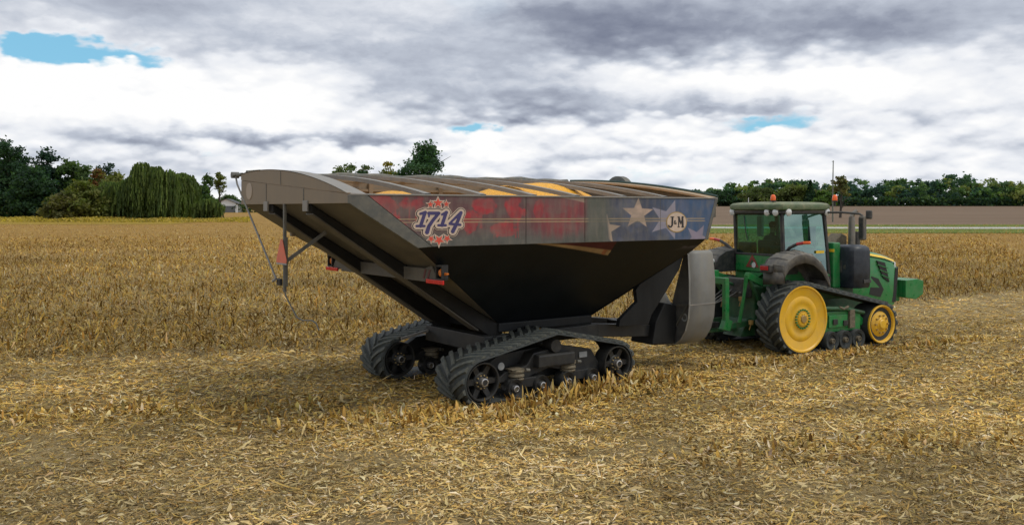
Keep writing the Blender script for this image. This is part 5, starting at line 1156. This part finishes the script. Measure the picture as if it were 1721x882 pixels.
def tree(name, label, px, y, h, w, cols, kind='broad', seed=0, group=None, n=3600, leaf=.42, base=.12, zoff=0.0, clumps=130, cat='tree', x=None):
    rng = np.random.default_rng(1000 + seed); x = (px - CX) / F * y if x is None else x
    root = empty(name, (x, y, float(gz(x, y)) + zoff)); tag(root, label, cat, group)
    tb = MB(); tr_ = h * .016 + .08
    lean = rng.normal(0, .03, 2) * h
    tb.tube([(0, 0, -.4), (lean[0] * .3, lean[1] * .3, h * .25), (lean[0] * .7, lean[1] * .7, h * .55), (lean[0], lean[1], h * .9)], [tr_ * 1.4, tr_, tr_ * .6, tr_ * .12], 7)
    nl = 9 if kind != 'conifer' else 0
    limbs = []
    for k in range(nl):
        a = k * 2.4 + rng.uniform(-.4, .4); z0 = h * rng.uniform(.18, .6); q = w * .5 * rng.uniform(.55, .9); z1 = z0 + h * rng.uniform(.12, .32)
        e = (q * math.cos(a), q * math.sin(a), min(z1, h * .95)); limbs.append(e)
        tb.tube([(lean[0] * z0 / h, lean[1] * z0 / h, z0), (e[0] * .5, e[1] * .5, z0 + (e[2] - z0) * .62), e], [tr_ * .5, tr_ * .3, tr_ * .08], 5)
    tb.build('trunk', BARK, root, smooth=True)
    if kind == 'willow':
        nd = 16; doms = [(rng.uniform(-.40, .40) * w, rng.uniform(-.3, .3) * w, h * rng.uniform(.45, .84), w * rng.uniform(.09, .19), h * rng.uniform(.10, .18)) for _ in range(nd)]
        doms = [(a, b_, min(c, h * (.86 - 1.5 * (a / w) ** 2)), d, e) for a, b_, c, d, e in doms]
        Vs = []; ns = n // 10
        P = []; up_ = []
        for k in range(ns):
            d = doms[rng.integers(0, nd)]; a = rng.uniform(0, 6.283); q = rng.uniform(.2, 1) ** .6
            sx, sy = d[0] + d[3] * q * math.cos(a), d[1] + d[3] * q * math.sin(a); sz = d[2] + d[4] * math.sqrt(max(0, 1 - q * q * .9))
            ln = h * rng.uniform(.15, .75) * (.4 + .6 * q); m = 12
            t = np.linspace(0, 1, m); out = rng.uniform(.2, 1.3) * np.sin(t * 1.6)
            P.append(np.stack([sx + out * math.cos(a) + rng.normal(0, .07, m), sy + out * math.sin(a) + rng.normal(0, .07, m), np.maximum(sz - t * ln, .25)], 1))
        P = np.concatenate(P); n = len(P); nrm = rng.normal(size=(n, 3)); nrm[:, 2] = 0; nrm /= np.linalg.norm(nrm, axis=1)[:, None]
        s = leaf * rng.uniform(.7, 1.3, n); a = np.stack([-nrm[:, 1], nrm[:, 0], np.zeros(n)], 1) * s[:, None] * .30; b = np.array([[0, 0, 1.0]]) * s[:, None] * .8
        V = np.stack([P - a - b, P + a * .6 - b, P + a + b, P - a * .6 + b], 1).reshape(-1, 3); Fc = np.arange(4 * n).reshape(n, 4)
        c = np.array(cols)[rng.integers(0, len(cols), n // 12 + 1)].repeat(12, 0)[:n] * rng.uniform(.6, 1.45, (n // 12 + 1, 1)).repeat(12, 0)[:n] * (.7 + .7 * fbm(P[:, 0] * .5 + seed, P[:, 2] * .22, seed))[:, None]; Cc = np.repeat(c, 4, 0)
    elif kind == 'conifer':
        t = rng.random(n) ** .75; z = h * (base + (1 - base) * (1 - t)); rr = w * .5 * t * (.55 + .45 * np.abs(np.sin(z * 2.6))) * rng.uniform(.5, 1.05, n); a = rng.uniform(0, 6.283, n)
        P = np.stack([rr * np.cos(a), rr * np.sin(a), z - rr * .2], 1); c = np.array(cols)[rng.integers(0, len(cols), n)] * rng.uniform(.7, 1.3, (n, 1)); V, Fc, Cc = quads(P, leaf, rng, c, 0.0)
    else:
        lob = []
        nlb = 15 if kind != 'sparse' else 8
        for k in range(nlb):
            a = k * 2.4 + rng.uniform(-.5, .5); q = w * (.30 if kind != 'sparse' else .28) * rng.uniform(.3, 1.1); zc = h * rng.uniform(base + .22, .80); fall = 1 - .55 * max(0, (zc / h - .55) / .45)
            lob.append((q * math.cos(a) * fall, q * math.sin(a) * fall, zc, w * rng.uniform(.17, .28) * fall, w * rng.uniform(.17, .28) * fall, h * rng.uniform(.11, .19)))
        lob.append((lean[0], lean[1], h * .84, w * .17, w * .17, h * .15))
        if kind != 'sparse':
            lob.append((0, 0, h * (base + .2), w * .40, w * .40, h * .2)); lob.append((0, 0, h * .55, w * .34, w * .34, h * .25))
        P, ci = crown_points(rng, lob, n, clumps, (.035 if kind == 'sparse' else .042) * w + .12)
        tint = np.array(cols)[rng.integers(0, len(cols), clumps)] * rng.uniform(.65, 1.3, (clumps, 1)); c = tint[ci] * rng.uniform(.8, 1.2, (n, 1)); V, Fc, Cc = quads(P, leaf, rng, c, .4)
    raw('crown', V, Fc, LEAF, root, colors=Cc)
    return root
DK = [(.018, .040, .018), (.024, .050, .020), (.014, .032, .018)]
MD = [(.035, .062, .018), (.045, .072, .020), (.028, .052, .018)]
YG = [(.078, .090, .020), (.066, .080, .018), (.09, .095, .024)]
OR = [(.15, .060, .018), (.11, .06, .018), (.09, .075, .02)]
WL = [(.058, .080, .020), (.074, .098, .025), (.040, .062, .020), (.050, .072, .018)]
BL = [(.016, .036, .026), (.020, .045, .030), (.014, .030, .02)]
GL = 'trees at the left edge of the field'
def H(py, y, x=0): return CH + (HY - py) / F * y                       # height above datum of a pixel row at distance y
left = [('tall_tree', 'tallest dark tree at the far left of the photo', 18, 222, 233, 70, DK, 'broad', 7000),
        ('dark_tree', 'narrow dark tree with pointed open top, right of the tallest one', 76, 226, 246, 46, BL, 'broad', 4200),
        ('dark_tree', 'broad blackish green tree filling the gap below the pointed top', 58, 214, 280, 66, DK, 'broad', 4800),
        ('leafy_tree', 'olive green tree behind the yellowish bush on the left', 118, 228, 268, 52, MD, 'broad', 4200),
        ('leafy_tree', 'mid green round tree just left of the orange tree', 143, 236, 274, 44, MD, 'broad', 3600),
        ('autumn_tree', 'small orange brown autumn tree among green crowns', 166, 230, 280, 30, OR, 'broad', 2600),
        ('dark_tree', 'dark bluish tree showing above the orange tree', 178, 246, 274, 44, BL, 'broad', 3400),
        ('leafy_tree', 'light green low tree between orange tree and willow', 200, 226, 291, 50, YG, 'broad', 4000),
        ('bushy_tree', 'yellowish green bushy tree with hanging outer twigs', 142, 204, 304, 66, YG, 'broad', 5600),
        ('bushy_tree', 'low brownish green bush at the foot of the dark trees', 103, 200, 326, 48, [(.07, .065, .02), (.055, .055, .02)], 'broad', 3600),
        ('willow_tree', 'large weeping willow with the highest drooping dome', 255, 205, 276, 98, WL, 'willow', 20000),
        ('willow_tree', 'shorter weeping willow leaning on the left of the large one', 205, 208, 300, 62, WL, 'willow', 12000),
        ('willow_tree', 'weeping willow dome on the right beside the thin trees', 301, 210, 286, 54, WL, 'willow', 11000),
        ('low_tree', 'low dark green tree at the right foot of the willows', 334, 218, 312, 40, MD, 'broad', 3600),
        ('low_tree', 'small drooping tree in front of the white garage', 350, 205, 334, 34, WL, 'willow', 5000),
        ('thin_tree', 'thin see-through tree standing left above the garage', 350, 250, 287, 26, MD, 'sparse', 700),
        ('thin_tree', 'thin see-through yellowish tree above the garage roof', 370, 255, 286, 24, YG, 'sparse', 700),
        ('low_tree', 'round dark bush tree directly behind the garage roof', 386, 345, 328, 34, MD, 'broad', 1800)]
for i, (nm, lb_, px, y, top, wpx, cols, kind, n) in enumerate(left):
    x = (px - CX) / F * y; zg = float(gz(x, y)); h = H(top, y) - zg; w = wpx / F * y * (1.5 if kind == 'broad' else 1.15)
    tree(nm, lb_, px, y, h, w, cols, kind, i, GL, int(n * (1.9 if kind == 'broad' else 1.25 if kind == 'sparse' else 1)), leaf=.55 if kind == 'broad' else .42, base=.0 if kind not in ('sparse',) else .3, clumps=230 if kind != 'sparse' else 60)
# hedge of undergrowth below the wood
def undergrowth(name, label, pxs, y, hh, cols, n, seed, cat='bushes', leaf=.5, dy=3.0):
    rng = np.random.default_rng(seed); px = rng.uniform(pxs[0], pxs[1], n); yy = y + rng.uniform(0, dy, n); x = (px - CX) / F * yy
    top = hh * (.45 + .9 * fbm(x * .18 + seed, x * 0 + 1.5, seed, 3)); z = gz(x, yy) + rng.random(n) ** .8 * top
    c = np.array(cols)[rng.integers(0, len(cols), n)] * rng.uniform(.6, 1.3, (n, 1)) * (.7 + .6 * fbm(x * .3, z * .5, seed + 3))[:, None]
    V, Fc, Cc = quads(np.stack([x, yy, z], 1), leaf, rng, c, .3); tag(raw(name, V, Fc, LEAF, colors=Cc), label, cat, kind='stuff')
undergrowth('undergrowth', 'dark undergrowth filling the foot of the left wood', (-160, 352), 216, 8.0, DK + BL + MD, 30000, 5, dy=16, leaf=.6)
undergrowth('tall_grass', 'ragged tall dry grass along the left field edge', (-60, 420), 186, .9, [(.30, .22, .04), (.26, .19, .045), (.20, .16, .03)], 9000, 8, 'grass', .3, 24)
# trees standing behind the cart
GB = 'trees showing above the cart'
for i, (nm, lb_, px, y, top, wpx, cols, kind, n) in enumerate([
        ('oak_tree', 'tall round oak showing above the cart middle', 711, 240, 239, 70, [(.026, .058, .028), (.034, .070, .030)], 'sparse', 4600),
        ('thin_tree', 'sparse green tree at left end of those above the cart', 580, 250, 273, 42, [(.05, .075, .025), (.07, .085, .03)], 'sparse', 1100),
        ('thin_tree', 'sparse darker tree second from left above the cart', 612, 255, 272, 34, [(.03, .06, .03), (.06, .07, .03)], 'sparse', 900),
        ('autumn_tree', 'sparse yellow green tree just left of the oak', 654, 250, 266, 44, [(.13, .125, .02), (.09, .10, .025), (.16, .13, .02)], 'sparse', 1200),
        ('low_tree', 'low dark shrub tree right against the oak', 738, 236, 290, 36, [(.035, .052, .03), (.05, .05, .028)], 'broad', 1800)]):
    x = (px - CX) / F * y; h = H(top, y) - float(gz(x, y)); tree(nm, lb_, px, y, h, wpx / F * y * 1.75, cols, kind, 60 + i, GB, int(n * 2.0), leaf=.55, base=.06, clumps=(210 if n > 3000 else 84) if kind == 'sparse' else 120)
undergrowth('hedge', 'hedge line hidden behind the cart', (390, 900), 330, 4.0, MD, 5000, 12, 'hedge', .8, 10)
# far wood on the right
def far_wood():
    rng = np.random.default_rng(77); Vs = []
    parts = []; b = 0
    for k in range(190):
        y = rng.uniform(600, 690); px = rng.uniform(1120, 2050); x = (px - CX) / F * y
        g = fbm(np.array([px / 90.0]), np.array([2.2]), 19)[0]; edge = np.clip((px - 1150) / 130, 0, 1)
        h = (10 + 8.0 * edge + 15 * (g - .5)) * rng.uniform(.65, 1.25); w = h * rng.uniform(.6, .95); n = 620
        lob = [(x + rng.normal(0, w * .2), y + rng.normal(0, w * .2), float(gz(x, y)) + h * rng.uniform(.12, .8), w * .34, w * .34, h * .24) for _ in range(8)]
        P, ci = crown_points(rng, lob, n, 26, w * .06 + .2); pal = [DK, BL, MD, MD, YG][rng.integers(0, 5)]
        tint = np.array(pal)[rng.integers(0, len(pal), 26)] * rng.uniform(1.0, 1.7, (26, 1)) + np.array([.006, .010, .012])  # slight haze over the distance painted in as a lifted, bluer tint
        parts.append(quads(P, 1.4, rng, tint[ci], .4))
    V, Fc, C = join(parts); tag(raw('far_wood', V, Fc, LEAF, colors=C), 'distant dark wood behind the ploughed field', 'wood', kind='stuff')
    for i, (nm, lb_, px, y, top, wpx, cols, kind, n) in enumerate([
        ('round_tree', 'broad round olive tree rising from the far wood above the cab', 1335, 575, 311, 74, [(.07, .082, .022), (.055, .07, .02)], 'broad', 4200),
        ('round_tree', 'lower olive tree left of the broad one in the far wood', 1278, 580, 316, 60, [(.06, .072, .024), (.045, .06, .02)], 'broad', 3600),
        ('pointed_tree', 'pointed dark tree standing above the far wood', 1362, 560, 304, 22, DK, 'conifer', 1500),
        ('dark_tree', 'dark round tree at the left part of the far wood', 1211, 590, 317, 30, DK, 'broad', 2200),
        ('bright_tree', 'brighter green tree in the far wood behind the utility pole', 1385, 555, 322, 34, [(.06, .10, .02), (.045, .08, .02)], 'broad', 2400),
        ('thin_tree', 'thin nearly bare tree right behind the utility pole', 1412, 235, 290, 30, [(.07, .075, .03), (.10, .085, .03)], 'sparse', 600)]):
        x = (px - CX) / F * y; h = H(top, y) - float(gz(x, y)); tree(nm, lb_, px, y, h, wpx / F * y * 1.4, cols, kind, 90 + i, 'trees beyond the ploughed field', int(n * 1.5), leaf=1.3 if y > 300 else .5, base=.05 if kind != 'sparse' else .3, clumps=70 if kind != 'sparse' else 40)
far_wood()
undergrowth('wood_edge', 'dark bushy edge along the foot of the far wood', (1130, 2060), 596, 6.0, DK + MD + BL, 16000, 21, leaf=1.5, dy=10)

# ------------------------------------------------------------------ buildings and pole
def garage():
    y = 330; x = (380 - CX) / F * y; root = empty('garage', (x, y, float(gz(x, y)) - .1), R(6)); tag(root, 'white gabled garage with dark door at the end of the willows', 'garage')
    W = M['white'] = mat('white_siding', (.62, .63, .64), .6, var=.06, scale=1.5); w = 4.3
    mb = MB(); mb.prism([(-w, 0), (w, 0), (w, 3.3), (0, 5.0), (-w, 3.3)], 'v', -.0, .25) ; mb.box(-w, -w + .2, .25, 9, 0, 3.3); mb.box(w - .2, w, .25, 9, 0, 3.3); mb.prism([(-w, 0), (w, 0), (w, 3.3), (0, 5.0), (-w, 3.3)], 'v', 9, 9.2); mb.build('wall', W, root)
    rf = mat('shingle_roof', (.07, .068, .07), .8, var=.2, scale=3)
    for s in (-1, 1):
        mb = MB(); mb.hull8([(0, -.4, 5.02), (s * (w + .4), -.4, 3.17), (s * (w + .4), 9.6, 3.17), (0, 9.6, 5.02), (0, -.4, 5.2), (s * (w + .4), -.4, 3.34), (s * (w + .4), 9.6, 3.34), (0, 9.6, 5.2)]); mb.build('roof', rf, root)
    dm = mat('grey_door', (.10, .11, .12), .5, var=.1)
    for k in range(5):
        mb = MB(); mb.box(-3.3, 3.3, -.06, -.005, .05 + k * .5, .52 + k * .5, .02); mb.build('door_panel', dm, root)
    mb = MB(); mb.box(-3.5, -3.31, -.08, -.003, 0, 2.7); mb.box(3.31, 3.5, -.08, -.003, 0, 2.7); mb.box(-3.5, 3.5, -.08, -.003, 2.56, 2.72); mb.build('door_frame', W, root)
garage()
def shed():
    y = 520; x = (1352 - CX) / F * y; root = empty('metal_shed', (x, y, float(gz(x, y)) + 0.0)); tag(root, 'long low pale metal shed half hidden behind the cab roof', 'shed')
    m = mat('pale_metal', (.46, .48, .50), .45, metal=.2, var=.1, scale=1)
    h = H(341, y) - float(gz(x, y))
    mb = MB(); mb.box(-9, 9, 0, 9, 0, h - 1.4); mb.build('wall', m, root)
    mb = MB(); mb.prism([(-.4, h - 1.45), (4.5, h + .1), (9.4, h - 1.45), (4.5, h - .1)], 'u', -9.3, 9.3); mb.build('roof', m, root)
shed()
def pole():
    y = 190; x = (1399.5 - CX) / F * y; z = float(gz(x, y)); top = H(270, y)
    root = empty('utility_pole', (x, y, z)); tag(root, 'tall bare grey utility pole standing beyond the tractor cab', 'pole')
    mb = MB(); mb.tube([(0, 0, -.5), (0, 0, (top - z) * .5), (0.12, 0, top - z)], [.16, .14, .09], 10); mb.build('shaft', mat('weathered_wood', (.14, .15, .12), .85, var=.2, scale=2), root, smooth=True)
    mb = MB(); mb.box(-.16, .30, -.05, .05, top - z - .25, top - z - .15); mb.build('bracket', M['trim'], root)
pole()
def marker():
    y = 560; x = (1258 - CX) / F * y; root = empty('white_post', (x, y, float(gz(x, y)))); tag(root, 'thin white post in front of the dark wood, left of the cab', 'post')
    mb = MB(); mb.tube([(0, 0, 0), (0, 0, 5.5)], [.30, .2], 8); mb.build('shaft', M['white'], root); mb = MB(); mb.lathe([(.0, .1), (.22, 0), (.3, -.5)], (0, 0, 5.6), 'z', 10); mb.build('cap', M['white'], root)
marker()
